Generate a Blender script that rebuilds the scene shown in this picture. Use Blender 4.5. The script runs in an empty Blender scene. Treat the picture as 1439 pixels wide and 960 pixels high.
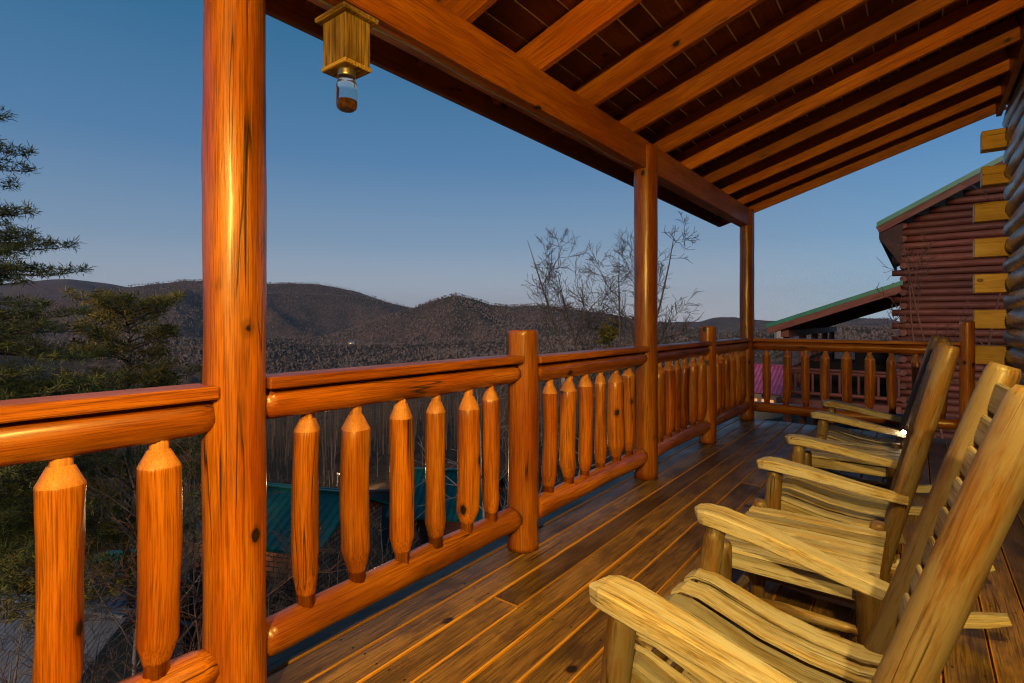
import bpy, math, random
import numpy as np
from mathutils import Vector, Matrix, noise as mnoise

R = math.radians
sc = bpy.context.scene
COL = sc.collection
rng = random.Random(11)

# ------------------------------------------------------------------ camera, sky, sun, exposure
cam_d = bpy.data.cameras.new('camera')
cam = bpy.data.objects.new('camera', cam_d)
COL.objects.link(cam)
cam.location = (0, 0, 1.2)
cam.rotation_euler = (R(90), 0, R(37.4))
cam_d.sensor_width = 36
cam_d.lens = 18.74
cam_d.shift_y = -0.0195
cam_d.clip_start = 0.05
cam_d.clip_end = 60000
sc.camera = cam

SUN_EL, SUN_AZ = 16.0, 162.0          # azimuth measured clockwise from +Y
world = bpy.data.worlds.new('World')
sc.world = world
world.use_nodes = True
wn, wl = world.node_tree.nodes, world.node_tree.links
wn.clear()
wout = wn.new('ShaderNodeOutputWorld')
bg = wn.new('ShaderNodeBackground')
sky = wn.new('ShaderNodeTexSky')
sky.sky_type = 'NISHITA'
sky.sun_disc = False
sky.sun_elevation = R(SUN_EL)
sky.sun_rotation = R(SUN_AZ)
sky.ozone_density = 4.0
sky.air_density = 1.2
tc = wn.new('ShaderNodeTexCoord')
sep = wn.new('ShaderNodeSeparateXYZ')
wl.new(tc.outputs['Generated'], sep.inputs[0])
ramp = wn.new('ShaderNodeValToRGB')
els = ramp.color_ramp.elements
SKY = [(0.0, (0.37, 0.375, 0.405)), (0.055, (0.285, 0.33, 0.40)), (0.14, (0.148, 0.228, 0.338)),
       (0.28, (0.055, 0.150, 0.290)), (0.45, (0.018, 0.106, 0.218)), (0.62, (0.003, 0.078, 0.165)), (1.0, (0.003, 0.05, 0.13))]
els[0].position, els[0].color = SKY[0][0], SKY[0][1] + (1,)
els[1].position, els[1].color = SKY[-1][0], SKY[-1][1] + (1,)
for p, c in SKY[1:-1]:
    e = els.new(p); e.color = c + (1,)
wl.new(sep.outputs['Z'], ramp.inputs[0])
# bluer and clearer towards +X +Y, the side away from the afterglow
rt = wn.new('ShaderNodeVectorMath'); rt.operation = 'DOT_PRODUCT'
wl.new(tc.outputs['Generated'], rt.inputs[0]); rt.inputs[1].default_value = (0.35, 0.94, 0)
rm = wn.new('ShaderNodeMapRange')
rm.inputs['From Min'].default_value = 0.80; rm.inputs['From Max'].default_value = 1.0
rm.inputs['To Min'].default_value = 0.0; rm.inputs['To Max'].default_value = 1.0
wl.new(rt.outputs['Value'], rm.inputs['Value'])
blu = wn.new('ShaderNodeMix'); blu.data_type = 'RGBA'; blu.blend_type = 'MULTIPLY'
blu.inputs['B'].default_value = (0.70, 1.12, 1.30, 1)
wl.new(rm.outputs[0], blu.inputs['Factor'])
wl.new(ramp.outputs[0], blu.inputs['A'])
scl = wn.new('ShaderNodeVectorMath'); scl.operation = 'SCALE'; scl.inputs['Scale'].default_value = 0.09
wl.new(sky.outputs[0], scl.inputs[0])
mixs = wn.new('ShaderNodeMix'); mixs.data_type = 'RGBA'
mixs.inputs['Factor'].default_value = 0.12
wl.new(blu.outputs['Result'], mixs.inputs['A'])
wl.new(scl.outputs[0], mixs.inputs['B'])
wl.new(mixs.outputs['Result'], bg.inputs['Color'])
bg.inputs['Strength'].default_value = 1.35
wl.new(bg.outputs[0], wout.inputs[0])

sun_d = bpy.data.lights.new('sun', 'SUN')
sun_d.energy = 2.0
sun_d.angle = R(10)
sun_d.color = (1.0, 0.70, 0.52)
sun = bpy.data.objects.new('sun', sun_d)
COL.objects.link(sun)
_d = Vector((math.sin(R(SUN_AZ)) * math.cos(R(SUN_EL)), math.cos(R(SUN_AZ)) * math.cos(R(SUN_EL)), math.sin(R(SUN_EL))))
sun.rotation_euler = (-_d).to_track_quat('-Z', 'Y').to_euler()

sc.view_settings.view_transform = 'Standard'
sc.view_settings.look = 'None'
sc.view_settings.exposure = 0.0
sc.view_settings.gamma = 1.0
sc.cycles.use_denoising = True
sc.cycles.filter_width = 1.15
sc.cycles.max_bounces = 8
sc.cycles.sample_clamp_indirect = 4

# ------------------------------------------------------------------ materials
def nodes(name):
    m = bpy.data.materials.new(name)
    m.use_nodes = True
    n, l = m.node_tree.nodes, m.node_tree.links
    return m, n, l, n['Principled BSDF']

def mixc(n, l, fac, a, b, mode='MIX'):
    x = n.new('ShaderNodeMix'); x.data_type = 'RGBA'; x.blend_type = mode
    for s, v in (('Factor', fac), ('A', a), ('B', b)):
        if hasattr(v, 'is_output'): l.new(v, x.inputs[s])
        elif s == 'Factor': x.inputs[s].default_value = v
        else: x.inputs[s].default_value = tuple(v) + (1,)
    return x.outputs['Result']

def mapr(n, l, v, a, b, c=0.0, d=1.0, smooth=False):
    x = n.new('ShaderNodeMapRange')
    if smooth: x.interpolation_type = 'SMOOTHSTEP'
    l.new(v, x.inputs['Value'])
    x.inputs['From Min'].default_value = a; x.inputs['From Max'].default_value = b
    x.inputs['To Min'].default_value = c; x.inputs['To Max'].default_value = d
    return x.outputs[0]

def math_(n, l, op, a, b=None):
    x = n.new('ShaderNodeMath'); x.operation = op
    for i, v in enumerate((a, b)):
        if v is None: continue
        if hasattr(v, 'is_output'): l.new(v, x.inputs[i])
        else: x.inputs[i].default_value = v
    return x.outputs[0]

def vscale(n, l, v, s):
    x = n.new('ShaderNodeVectorMath'); x.operation = 'MULTIPLY'
    l.new(v, x.inputs[0]); x.inputs[1].default_value = s
    return x.outputs[0]

def noise_(n, l, v, scale, detail=4, rough=0.55, dist=0.0):
    x = n.new('ShaderNodeTexNoise'); l.new(v, x.inputs['Vector'])
    x.inputs['Scale'].default_value = scale; x.inputs['Detail'].default_value = detail
    x.inputs['Roughness'].default_value = rough; x.inputs['Distortion'].default_value = dist
    return x.outputs['Fac']

def wood(name, dark, mid, light, knots=0.5, rough=0.4, coat=0.2, bump=0.35, crack=0.5, grey=None, figsc=22, stain=None, tone=0.35, streak=0.5, blotch=0.42, fsc=200, redden=0.0):
    m, n, l, p = nodes(name)
    at = n.new('ShaderNodeAttribute'); at.attribute_name = 'grain'
    tn = n.new('ShaderNodeAttribute'); tn.attribute_name = 'tone'
    oi = n.new('ShaderNodeObjectInfo')
    off = n.new('ShaderNodeVectorMath'); off.operation = 'MULTIPLY_ADD'
    l.new(oi.outputs['Random'], off.inputs[0]); off.inputs[1].default_value = (31, 17, 23)
    l.new(at.outputs['Vector'], off.inputs[2])
    v = off.outputs[0]
    # fine grain, broad figure, blotches
    fine = noise_(n, l, vscale(n, l, v, (6.0, fsc * 1.3, fsc * 1.3)), 1.0, 5, 0.65)
    fig = noise_(n, l, vscale(n, l, v, (0.9, figsc, figsc)), 1.0, 4, 0.62, 0.12)
    blo = noise_(n, l, vscale(n, l, v, (2.2, 7, 7)), 1.0, 3, 0.5)
    c = mixc(n, l, mapr(n, l, fig, 0.32, 0.68), mid, light)
    red = noise_(n, l, vscale(n, l, v, (1.1, 4, 4)), 1.0, 3, 0.5)
    c = mixc(n, l, mapr(n, l, red, 0.45, 0.68, 0.0, redden), c, [mid[0] * 0.8, mid[1] * 0.52, mid[2] * 0.4])
    c = mixc(n, l, mapr(n, l, fine, 0.44, 0.62, 0.0, streak), c, dark)
    c = mixc(n, l, mapr(n, l, blo, 0.50, 0.72, 0.0, blotch), c, dark)
    h = math_(n, l, 'ADD', fine, math_(n, l, 'MULTIPLY', fig, 0.8))
    if grey:
        gn = noise_(n, l, vscale(n, l, v, (4.5, 24, 24)), 1.0, 6, 0.7)
        c = mixc(n, l, mapr(n, l, gn, 0.42, 0.56), c, grey)
        wn_ = noise_(n, l, vscale(n, l, v, (7, 130, 130)), 1.0, 3, 0.6)
        c = mixc(n, l, mapr(n, l, wn_, 0.56, 0.70, 0.0, 0.7), c, dark)
    if stain:
        sn = noise_(n, l, vscale(n, l, v, (2.5, 5, 5)), 1.3, 6, 0.65)
        c = mixc(n, l, mapr(n, l, sn, 0.50, 0.66, 0.0, 0.8), c, stain)
    if knots > 0:
        wv = n.new('ShaderNodeVectorMath'); wv.operation = 'ADD'
        l.new(vscale(n, l, v, (0.8, 1.15, 1.15)), wv.inputs[0])
        nn = n.new('ShaderNodeTexNoise'); l.new(v, nn.inputs['Vector']); nn.inputs['Scale'].default_value = 40
        ns = n.new('ShaderNodeVectorMath'); ns.operation = 'SCALE'; ns.inputs['Scale'].default_value = 0.012
        l.new(nn.outputs['Color'], ns.inputs[0]); l.new(ns.outputs[0], wv.inputs[1])
        vo = n.new('ShaderNodeTexVoronoi'); vo.feature = 'F1'; vo.inputs['Scale'].default_value = 6.0
        l.new(wv.outputs[0], vo.inputs['Vector'])
        sx = n.new('ShaderNodeSeparateColor'); l.new(vo.outputs['Color'], sx.inputs[0])
        gate = math_(n, l, 'LESS_THAN', sx.outputs[0], knots)
        d = vo.outputs['Distance']
        halo = math_(n, l, 'MULTIPLY', gate, mapr(n, l, d, 0.21, 0.10, 0, 0.6, True))
        core = math_(n, l, 'MULTIPLY', gate, mapr(n, l, d, 0.125, 0.105, 0, 1, True))
        c = mixc(n, l, halo, c, [x * 0.55 for x in dark])
        c = mixc(n, l, core, c, (0.012, 0.007, 0.004))
        ctr = math_(n, l, 'MULTIPLY', gate, mapr(n, l, d, 0.06, 0.03, 0, 0.55, True))
        c = mixc(n, l, ctr, c, [x * 0.7 for x in dark])
    if crack > 0:
        cn = noise_(n, l, vscale(n, l, v, (0.30, 10, 10)), 1.0, 2.5, 0.5, 0.1)
        ln = mapr(n, l, math_(n, l, 'ABSOLUTE', math_(n, l, 'SUBTRACT', cn, 0.5)), 0.0, 0.0065, 1.0, 0.0)
        gm = mapr(n, l, noise_(n, l, vscale(n, l, v, (1.3, 5, 5)), 1.0, 2), 0.56 - 0.1 * crack, 0.62 - 0.1 * crack)
        cr = math_(n, l, 'MULTIPLY', ln, gm)
        c = mixc(n, l, cr, c, (0.012, 0.006, 0.003))
        h = math_(n, l, 'SUBTRACT', h, math_(n, l, 'MULTIPLY', cr, 2.0))
    tv = mapr(n, l, tn.outputs['Fac'], 0, 1, 1 - tone, 1 + tone)
    hs = n.new('ShaderNodeVectorMath'); hs.operation = 'SCALE'
    l.new(c, hs.inputs[0]); l.new(tv, hs.inputs['Scale'])
    l.new(hs.outputs[0], p.inputs['Base Color'])
    l.new(mapr(n, l, blo, 0.3, 0.7, rough - 0.1, rough + 0.12), p.inputs['Roughness'])
    p.inputs['Specular IOR Level'].default_value = 0.3
    if coat:
        p.inputs['Coat Weight'].default_value = coat
        p.inputs['Coat Roughness'].default_value = max(0.12, rough - 0.12)
    b = n.new('ShaderNodeBump'); b.inputs['Strength'].default_value = bump; b.inputs['Distance'].default_value = 0.004
    l.new(h, b.inputs['Height']); l.new(b.outputs[0], p.inputs['Normal'])
    return m

def plain(name, col, rough=0.5, metal=0.0, var=0.25, scale=8.0, spec=0.5, bump=0.0):
    m, n, l, p = nodes(name)
    t = n.new('ShaderNodeTexCoord')
    f = noise_(n, l, t.outputs['Object'], scale, 6, 0.6)
    lo = [x * (1 - var) for x in col]; hi = [min(1, x * (1 + var)) for x in col]
    l.new(mixc(n, l, mapr(n, l, f, 0.3, 0.7), lo, hi), p.inputs['Base Color'])
    p.inputs['Roughness'].default_value = rough; p.inputs['Metallic'].default_value = metal
    p.inputs['Specular IOR Level'].default_value = spec
    if bump:
        b = n.new('ShaderNodeBump'); b.inputs['Strength'].default_value = bump; b.inputs['Distance'].default_value = 0.02
        l.new(f, b.inputs['Height']); l.new(b.outputs[0], p.inputs['Normal'])
    return m

def glow(name, col, strength):
    m, n, l, p = nodes(name)
    p.inputs['Base Color'].default_value = (0.08, 0.05, 0.03, 1)
    p.inputs['Emission Color'].default_value = tuple(col) + (1,)
    p.inputs['Emission Strength'].default_value = strength
    return m

def corrugated(name, col, rough, pitch, metal=0.0, axis=0, spec=0.5, rust=None):
    # metal sheet whose ribs are a bump across the 'grain' attribute
    m, n, l, p = nodes(name)
    at = n.new('ShaderNodeAttribute'); at.attribute_name = 'grain'
    s = n.new('ShaderNodeSeparateXYZ'); l.new(at.outputs['Vector'], s.inputs[0])
    w = math_(n, l, 'SINE', math_(n, l, 'MULTIPLY', s.outputs[1], 2 * math.pi / pitch))
    b = n.new('ShaderNodeBump'); b.inputs['Strength'].default_value = 1.0; b.inputs['Distance'].default_value = pitch * 0.16
    l.new(w, b.inputs['Height']); l.new(b.outputs[0], p.inputs['Normal'])
    f = noise_(n, l, at.outputs['Vector'], 2.3, 6, 0.65)
    c = mixc(n, l, mapr(n, l, f, 0.3, 0.7), [x * 0.7 for x in col], [x * 1.25 for x in col])
    if rust:
        c = mixc(n, l, mapr(n, l, noise_(n, l, vscale(n, l, at.outputs['Vector'], (1, 3, 1)), 3, 5), 0.55, 0.7, 0, 0.7), c, rust)
    l.new(c, p.inputs['Base Color'])
    p.inputs['Roughness'].default_value = rough; p.inputs['Metallic'].default_value = metal
    p.inputs['Specular IOR Level'].default_value = spec
    return m

M = {}
M['stain'] = wood('stained_log', (0.095, 0.020, 0.002), (0.30, 0.084, 0.003), (0.46, 0.160, 0.007), knots=0.55, rough=0.38, coat=0.5, crack=0.9, tone=0.3, streak=0.75, blotch=0.62, redden=0.9)
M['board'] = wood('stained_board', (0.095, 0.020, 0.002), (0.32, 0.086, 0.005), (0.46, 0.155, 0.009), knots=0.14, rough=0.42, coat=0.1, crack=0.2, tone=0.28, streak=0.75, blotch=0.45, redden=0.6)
M['hewn'] = wood('hewn_end', (0.20, 0.06, 0.01), (0.42, 0.16, 0.035), (0.50, 0.22, 0.06), knots=0.0, rough=0.5, coat=0.1, crack=0.0, tone=0.2)
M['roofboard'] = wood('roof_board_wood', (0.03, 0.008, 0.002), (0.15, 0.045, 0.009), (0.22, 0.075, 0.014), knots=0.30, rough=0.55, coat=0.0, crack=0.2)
M['deck'] = wood('deck_plank', (0.020, 0.011, 0.005), (0.135, 0.073, 0.020), (0.22, 0.132, 0.038), knots=0.16, rough=0.42, coat=0.06, bump=0.5, crack=0.5, stain=(0.04, 0.022, 0.011), tone=0.45, streak=0.75, blotch=0.65, fsc=140)
M['litedge'] = wood('deck_plank_edge_lit', (0.18, 0.075, 0.012), (0.37, 0.175, 0.028), (0.46, 0.23, 0.04), knots=0.0, rough=0.5, coat=0.0, crack=0.0)  # orange edge stain, lightened to paint in lamplight along the plank gaps
M['teak'] = wood('weathered_teak', (0.055, 0.034, 0.018), (0.23, 0.178, 0.10), (0.39, 0.335, 0.225), knots=0.05, rough=0.58, coat=0.0, bump=0.45, crack=0.3, streak=0.65, blotch=0.5, grey=(0.27, 0.265, 0.26), tone=0.45, figsc=60, fsc=260)
M['teaklog'] = wood('weathered_teak_log', (0.04, 0.019, 0.007), (0.098, 0.050, 0.015), (0.145, 0.080, 0.025), knots=0.05, rough=0.42, coat=0.15, bump=0.35, crack=0.3, grey=(0.125, 0.100, 0.070), tone=0.2)
M['logtail'] = wood('log_tail', (0.20, 0.08, 0.012), (0.62, 0.35, 0.05), (0.72, 0.45, 0.08), knots=0.2, rough=0.45, coat=0.2, crack=0.9, tone=0.2)
M['darklog'] = wood('dark_wall_log', (0.015, 0.010, 0.008), (0.075, 0.055, 0.045), (0.12, 0.09, 0.075), knots=0.1, rough=0.32, coat=0.3, crack=0.8)
M['redlog'] = wood('red_wall_log', (0.03, 0.010, 0.007), (0.115, 0.036, 0.025), (0.17, 0.055, 0.038), knots=0.0, rough=0.6, coat=0.0, crack=0.4, tone=0.35)
M['redboard'] = wood('red_board', (0.045, 0.014, 0.009), (0.13, 0.042, 0.028), (0.17, 0.058, 0.038), knots=0.0, rough=0.6, coat=0.0, crack=0.2, tone=0.2)
M['barn'] = wood('barn_wood', (0.07, 0.035, 0.008), (0.34, 0.20, 0.045), (0.46, 0.30, 0.075), knots=0.2, rough=0.7, coat=0.0, bump=0.8, crack=1.0, tone=0.25, streak=0.95, blotch=0.8, fsc=150)
M['underlay'] = plain('underlay_felt', (0.75, 0.68, 0.55), 0.8)
M['greenroof'] = corrugated('green_roof_metal', (0.012, 0.17, 0.10), 0.4, 0.23)
M['tealroof'] = corrugated('teal_roof_metal', (0.009, 0.125, 0.095), 0.45, 0.3)
M['greyroof'] = corrugated('grey_roof_metal', (0.20, 0.225, 0.26), 0.4, 0.11, 0.3, rust=(0.10, 0.09, 0.085))
M['blueroof'] = corrugated('slate_roof_metal', (0.035, 0.05, 0.10), 0.5, 0.3)
M['pinkroof'] = corrugated('pink_roof_metal', (0.50, 0.10, 0.20), 0.5, 0.3)
M['iron'] = plain('black_iron', (0.02, 0.02, 0.02), 0.45, 0.8)
M['zinc'] = plain('zinc_lid', (0.45, 0.42, 0.36), 0.35, 0.9)
M['black'] = plain('black_cover', (0.007, 0.007, 0.008), 0.85, spec=0.1, bump=0.3)
M['shingle'] = plain('dark_shingle', (0.03, 0.032, 0.032), 0.9, bump=0.4)
M['eaveshade'] = plain('eave_shade', (0.032, 0.012, 0.009), 0.8)  # dark tone paints in the shade of the recess under the neighbour's eave
M['concrete'] = plain('pale_gravel', (0.30, 0.26, 0.21), 0.9)
M['tealpaint'] = plain('teal_glass_paint', (0.04, 0.16, 0.18), 0.3)
M['bark'] = plain('bark', (0.085, 0.068, 0.055), 0.9, var=0.5, scale=14, bump=0.6)
M['palebark'] = plain('pale_bark', (0.25, 0.22, 0.185), 0.9, var=0.35, scale=10, bump=0.4)
M['redbark'] = plain('reddish_bark', (0.12, 0.055, 0.035), 0.9, var=0.4, scale=12, bump=0.4)
M['farlight'] = glow('lit_far_window', (1.0, 0.40, 0.11), 0.9)
M['valleylight'] = glow('lit_valley_window', (1.0, 0.55, 0.22), 3.0)
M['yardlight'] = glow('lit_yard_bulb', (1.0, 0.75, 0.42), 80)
M['palewall'] = plain('pale_house_wall', (0.32, 0.28, 0.24), 0.8)
M['tanwall'] = plain('tan_house_wall', (0.30, 0.22, 0.14), 0.85, bump=0.3)
M['dimglass'] = plain('dim_window_glass', (0.02, 0.03, 0.04), 0.1)

def brick():
    m, n, l, p = nodes('brown_brick')
    at = n.new('ShaderNodeAttribute'); at.attribute_name = 'grain'
    b = n.new('ShaderNodeTexBrick'); l.new(at.outputs['Vector'], b.inputs['Vector'])
    b.inputs['Scale'].default_value = 1.0
    b.inputs['Brick Width'].default_value = 0.34; b.inputs['Row Height'].default_value = 0.17
    b.inputs['Mortar Size'].default_value = 0.018; b.inputs['Mortar Smooth'].default_value = 0.2
    b.inputs['Color1'].default_value = (0.60, 0.24, 0.11, 1); b.inputs['Color2'].default_value = (0.38, 0.14, 0.07, 1)
    b.inputs['Mortar'].default_value = (0.055, 0.03, 0.022, 1)
    l.new(b.outputs['Color'], p.inputs['Base Color']); p.inputs['Roughness'].default_value = 0.85
    bp = n.new('ShaderNodeBump'); bp.inputs['Strength'].default_value = 0.6; bp.inputs['Distance'].default_value = 0.02
    bp.invert = True
    l.new(b.outputs['Fac'], bp.inputs['Height']); l.new(bp.outputs[0], p.inputs['Normal'])
    return m
M['brick'] = brick()

def leafmat(name, lo, hi, trans=0.25):
    m, n, l, p = nodes(name)
    tn = n.new('ShaderNodeAttribute'); tn.attribute_name = 'tone'
    l.new(mixc(n, l, tn.outputs['Fac'], lo, hi), p.inputs['Base Color'])
    p.inputs['Roughness'].default_value = 0.6
    p.inputs['Specular IOR Level'].default_value = 0.25
    return m
M['needle'] = leafmat('pine_needles', (0.024, 0.045, 0.012), (0.17, 0.185, 0.045))
M['needle2'] = leafmat('yellow_green_needles', (0.04, 0.048, 0.010), (0.36, 0.29, 0.06))
M['mistle'] = leafmat('mistletoe_leaves', (0.03, 0.035, 0.006), (0.14, 0.12, 0.018))
M['trunks'] = leafmat('forest_bark', (0.035, 0.025, 0.018), (0.15, 0.105, 0.072))

def glassmat():
    m, n, l, p = nodes('jar_glass')
    p.inputs['Base Color'].default_value = (1.0, 0.93, 0.82, 1)
    p.inputs['Transmission Weight'].default_value = 1.0
    p.inputs['Roughness'].default_value = 0.03
    p.inputs['IOR'].default_value = 1.45
    return m
M['glass'] = glassmat()

def groundmat():
    m, n, l, p = nodes('wooded_ground')
    g = n.new('ShaderNodeNewGeometry')
    pos = g.outputs['Position']
    ln = n.new('ShaderNodeVectorMath'); ln.operation = 'LENGTH'; l.new(pos, ln.inputs[0])
    far = mapr(n, l, ln.outputs['Value'], 60, 500)
    near_n = noise_(n, l, pos, 3.0, 8, 0.7)
    near = mixc(n, l, mapr(n, l, near_n, 0.35, 0.65), (0.040, 0.027, 0.018), (0.13, 0.085, 0.055))
    fn1 = noise_(n, l, vscale(n, l, pos, (1, 1, 0.35)), 0.09, 5, 0.65)
    fn2 = noise_(n, l, pos, 0.0042, 6, 0.65)
    f1 = mixc(n, l, mapr(n, l, fn1, 0.36, 0.64), (0.05, 0.037, 0.030), (0.21, 0.145, 0.105))
    f2 = mixc(n, l, mapr(n, l, fn2, 0.46, 0.64, 0, 0.75), f1, (0.05, 0.055, 0.036))
    l.new(mixc(n, l, far, near, f2), p.inputs['Base Color'])
    p.inputs['Roughness'].default_value = 1.0
    p.inputs['Specular IOR Level'].default_value = 0.0
    b = n.new('ShaderNodeBump'); b.inputs['Strength'].default_value = 0.35; b.inputs['Distance'].default_value = 2.5
    hh = math_(n, l, 'MULTIPLY', noise_(n, l, pos, 0.06, 6, 0.7), far)
    l.new(hh, b.inputs['Height']); l.new(b.outputs[0], p.inputs['Normal'])
    return m
M['ground'] = groundmat()

# ------------------------------------------------------------------ mesh builder
class MB:
    def __init__(s):
        s.v, s.f, s.g, s.t, s.m, s.sm = [], [], [], [], [], []
    def piece(s, vs, fs, gs, mat=0, smooth=False, tone=None, off=None):
        o = len(s.v)
        if off is None: off = (rng.uniform(0, 50), rng.uniform(0, 50), rng.uniform(0, 50))
        if tone is None: tone = rng.random()
        s.v.extend([tuple(x) for x in vs])
        s.g.extend([(a[0] + off[0], a[1] + off[1], a[2] + off[2]) for a in gs])
        s.t.extend([tone] * len(vs))
        s.f.extend([tuple(i + o for i in q) for q in fs])
        s.m.extend(mat if isinstance(mat, list) else [mat] * len(fs))
        s.sm.extend([smooth] * len(fs) if not isinstance(smooth, list) else smooth)
    def box(s, lo, hi, axis=0, bev=0.004, mat=0, sidemat=None, bevmat=None, rot=None, at=None, tone=None, off=None):
        c = [(a + b) / 2 for a, b in zip(lo, hi)]; h = [abs(b - a) / 2 for a, b in zip(lo, hi)]
        b = min(bev, min(h) * 0.45)
        vs, idx = [], {}
        for sx in (-1, 1):
            for sy in (-1, 1):
                for sz in (-1, 1):
                    S = (sx, sy, sz)
                    for a in range(3):
                        idx[S + (a,)] = len(vs)
                        vs.append([S[k] * (h[k] - (0 if k == a else b)) for k in range(3)])
        fs, ms = [], []
        def add(q, nrm, mm):
            p = [Vector(vs[i]) for i in q]
            if (p[1] - p[0]).cross(p[2] - p[0]).dot(Vector(nrm)) < 0: q = q[::-1]
            fs.append(q); ms.append(mm)
        for a in range(3):
            u, w = (a + 1) % 3, (a + 2) % 3
            for sg in (-1, 1):
                q = []
                for su, sw in ((-1, -1), (1, -1), (1, 1), (-1, 1)):
                    S = [0, 0, 0]; S[a] = sg; S[u] = su; S[w] = sw
                    q.append(idx[tuple(S) + (a,)])
                nn = [0, 0, 0]; nn[a] = sg
                add(q, nn, sidemat[a] if sidemat else mat)
            for su in (-1, 1):
                for sw in (-1, 1):
                    q = []
                    S1 = [0, 0, 0]; S1[u] = su; S1[w] = sw
                    A = list(S1); A[a] = -1; B = list(S1); B[a] = 1
                    q = [idx[tuple(A) + (u,)], idx[tuple(B) + (u,)], idx[tuple(B) + (w,)], idx[tuple(A) + (w,)]]
                    add(q, S1, mat if bevmat is None else bevmat)
        for sx in (-1, 1):
            for sy in (-1, 1):
                for sz in (-1, 1):
                    S = (sx, sy, sz)
                    add([idx[S + (0,)], idx[S + (1,)], idx[S + (2,)]], S, mat)
        u, w = (axis + 1) % 3, (axis + 2) % 3
        gs = [(v[axis], v[u], v[w]) for v in vs]
        mt = rot if rot is not None else Matrix.Identity(3)
        ct = Vector(c) if at is None else Vector(at)
        vs = [mt @ Vector(v) + ct for v in vs]
        s.piece(vs, fs, gs, ms, False, tone, off)
    def bar(s, p0, p1, w, h, up=(0, 0, 1), bev=0.004, mat=0, tone=None):
        # rectangular bar from p0 to p1, h along 'up'
        p0, p1 = Vector(p0), Vector(p1)
        d = (p1 - p0); L = d.length; d.normalize()
        sd = Vector(up).cross(d).normalized(); u = d.cross(sd)
        rot = Matrix((d, sd, u)).transposed()
        s.box((-L / 2, -w / 2, -h / 2), (L / 2, w / 2, h / 2), 0, bev, mat, rot=rot, at=(p0 + p1) / 2, tone=tone)
    def log(s, p0, p1, prof, seg=20, rings=14, wob=0.006, bow=0.0, mat=0, endmat=None, hewn=None, tone=None, flat=1.0):
        p0, p1 = Vector(p0), Vector(p1)
        d = p1 - p0; L = d.length; d.normalize()
        a = d.orthogonal().normalized(); b = d.cross(a)
        ts = sorted(set([i / rings for i in range(rings + 1)] + [t for t, r in prof]))
        seed = Vector((rng.uniform(0, 99), rng.uniform(0, 99), rng.uniform(0, 99)))
        bx, by = rng.uniform(-bow, bow), rng.uniform(-bow, bow)
        vs, gs, fs, ms, sm = [], [], [], [], []
        for t in ts:
            for (t0, r0), (t1, r1) in zip(prof, prof[1:]):
                if t0 <= t <= t1 + 1e-9:
                    r = r0 + (r1 - r0) * (t - t0) / max(1e-9, t1 - t0); break
            ctr = p0 + d * (t * L) + a * (bx * math.sin(math.pi * t)) + b * (by * math.sin(math.pi * t))
            for k in range(seg):
                th = 2 * math.pi * k / seg
                q = Vector((math.cos(th), math.sin(th), t * L * 2.2))
                rr = r + wob * (mnoise.noise(q * 1.3 + seed) + 0.5 * mnoise.noise(q * 3.1 + seed))
                vs.append(ctr + (a * math.cos(th) + b * math.sin(th) * flat) * rr)
                gs.append((t * L, math.cos(th) * r, math.sin(th) * r))
        nr = len(ts)
        for i in range(nr - 1):
            hm = mat
            if hewn is not None and hewn(ts[i], ts[i + 1]): hm = endmat
            for k in range(seg):
                k2 = (k + 1) % seg
                fs.append((i * seg + k, i * seg + k2, (i + 1) * seg + k2, (i + 1) * seg + k)); ms.append(hm); sm.append(True)
        fs.append(tuple(range(seg))[::-1]); fs.append(tuple((nr - 1) * seg + k for k in range(seg)))
        ms += [endmat if endmat is not None else mat] * 2; sm += [False, False]
        s.piece(vs, fs, gs, ms, sm, tone)
    def sweep(s, pts, ws, hs, up, bev=0.18, mat=0, tone=None, smooth=True):
        # rounded-rectangle section swept along pts; w is across, h along 'up'
        pts = [Vector(p) for p in pts]; n = len(pts)
        vs, gs, fs = [], [], []
        sec = []
        c = bev
        for sx, sy in ((1, 1), (-1, 1), (-1, -1), (1, -1)):
            q = [(sx * (1 - 2 * c), sy), (sx * (1 - 0.6 * c), sy * (1 - 0.6 * c)), (sx, sy * (1 - 2 * c))]
            if sx * sy > 0: q = q[::-1]
            sec += q
        acc = 0
        for i, p in enumerate(pts):
            t = (pts[min(i + 1, n - 1)] - pts[max(i - 1, 0)]).normalized()
            sd = Vector(up).cross(t).normalized(); u = t.cross(sd)
            if i: acc += (p - pts[i - 1]).length
            w = ws[i] if isinstance(ws, (list, tuple)) else ws
            h = hs[i] if isinstance(hs, (list, tuple)) else hs
            for x, y in sec:
                vs.append(p + sd * (x * w / 2) + u * (y * h / 2)); gs.append((acc, x * w / 2, y * h / 2))
        K = len(sec)
        for i in range(n - 1):
            for k in range(K):
                k2 = (k + 1) % K
                fs.append((i * K + k, i * K + k2, (i + 1) * K + k2, (i + 1) * K + k))
        fs.append(tuple(range(K))[::-1]); fs.append(tuple((n - 1) * K + k for k in range(K)))
        s.piece(vs, fs, gs, mat, False, tone)
    def tube(s, pts, rs, seg=5, mat=0, tone=None):
        pts = [Vector(p) for p in pts]; n = len(pts)
        vs, gs, fs = [], [], []
        prev = None
        for i, p in enumerate(pts):
            t = (pts[min(i + 1, n - 1)] - pts[max(i - 1, 0)])
            if t.length < 1e-9: t = Vector((0, 0, 1))
            t.normalize()
            a = t.orthogonal() if prev is None else (prev - t * prev.dot(t))
            if a.length < 1e-6: a = t.orthogonal()
            a.normalize(); prev = a; b = t.cross(a)
            for k in range(seg):
                th = 2 * math.pi * k / seg
                vs.append(p + (a * math.cos(th) + b * math.sin(th)) * rs[i]); gs.append((p.z, math.cos(th) * rs[i], math.sin(th) * rs[i]))
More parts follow.
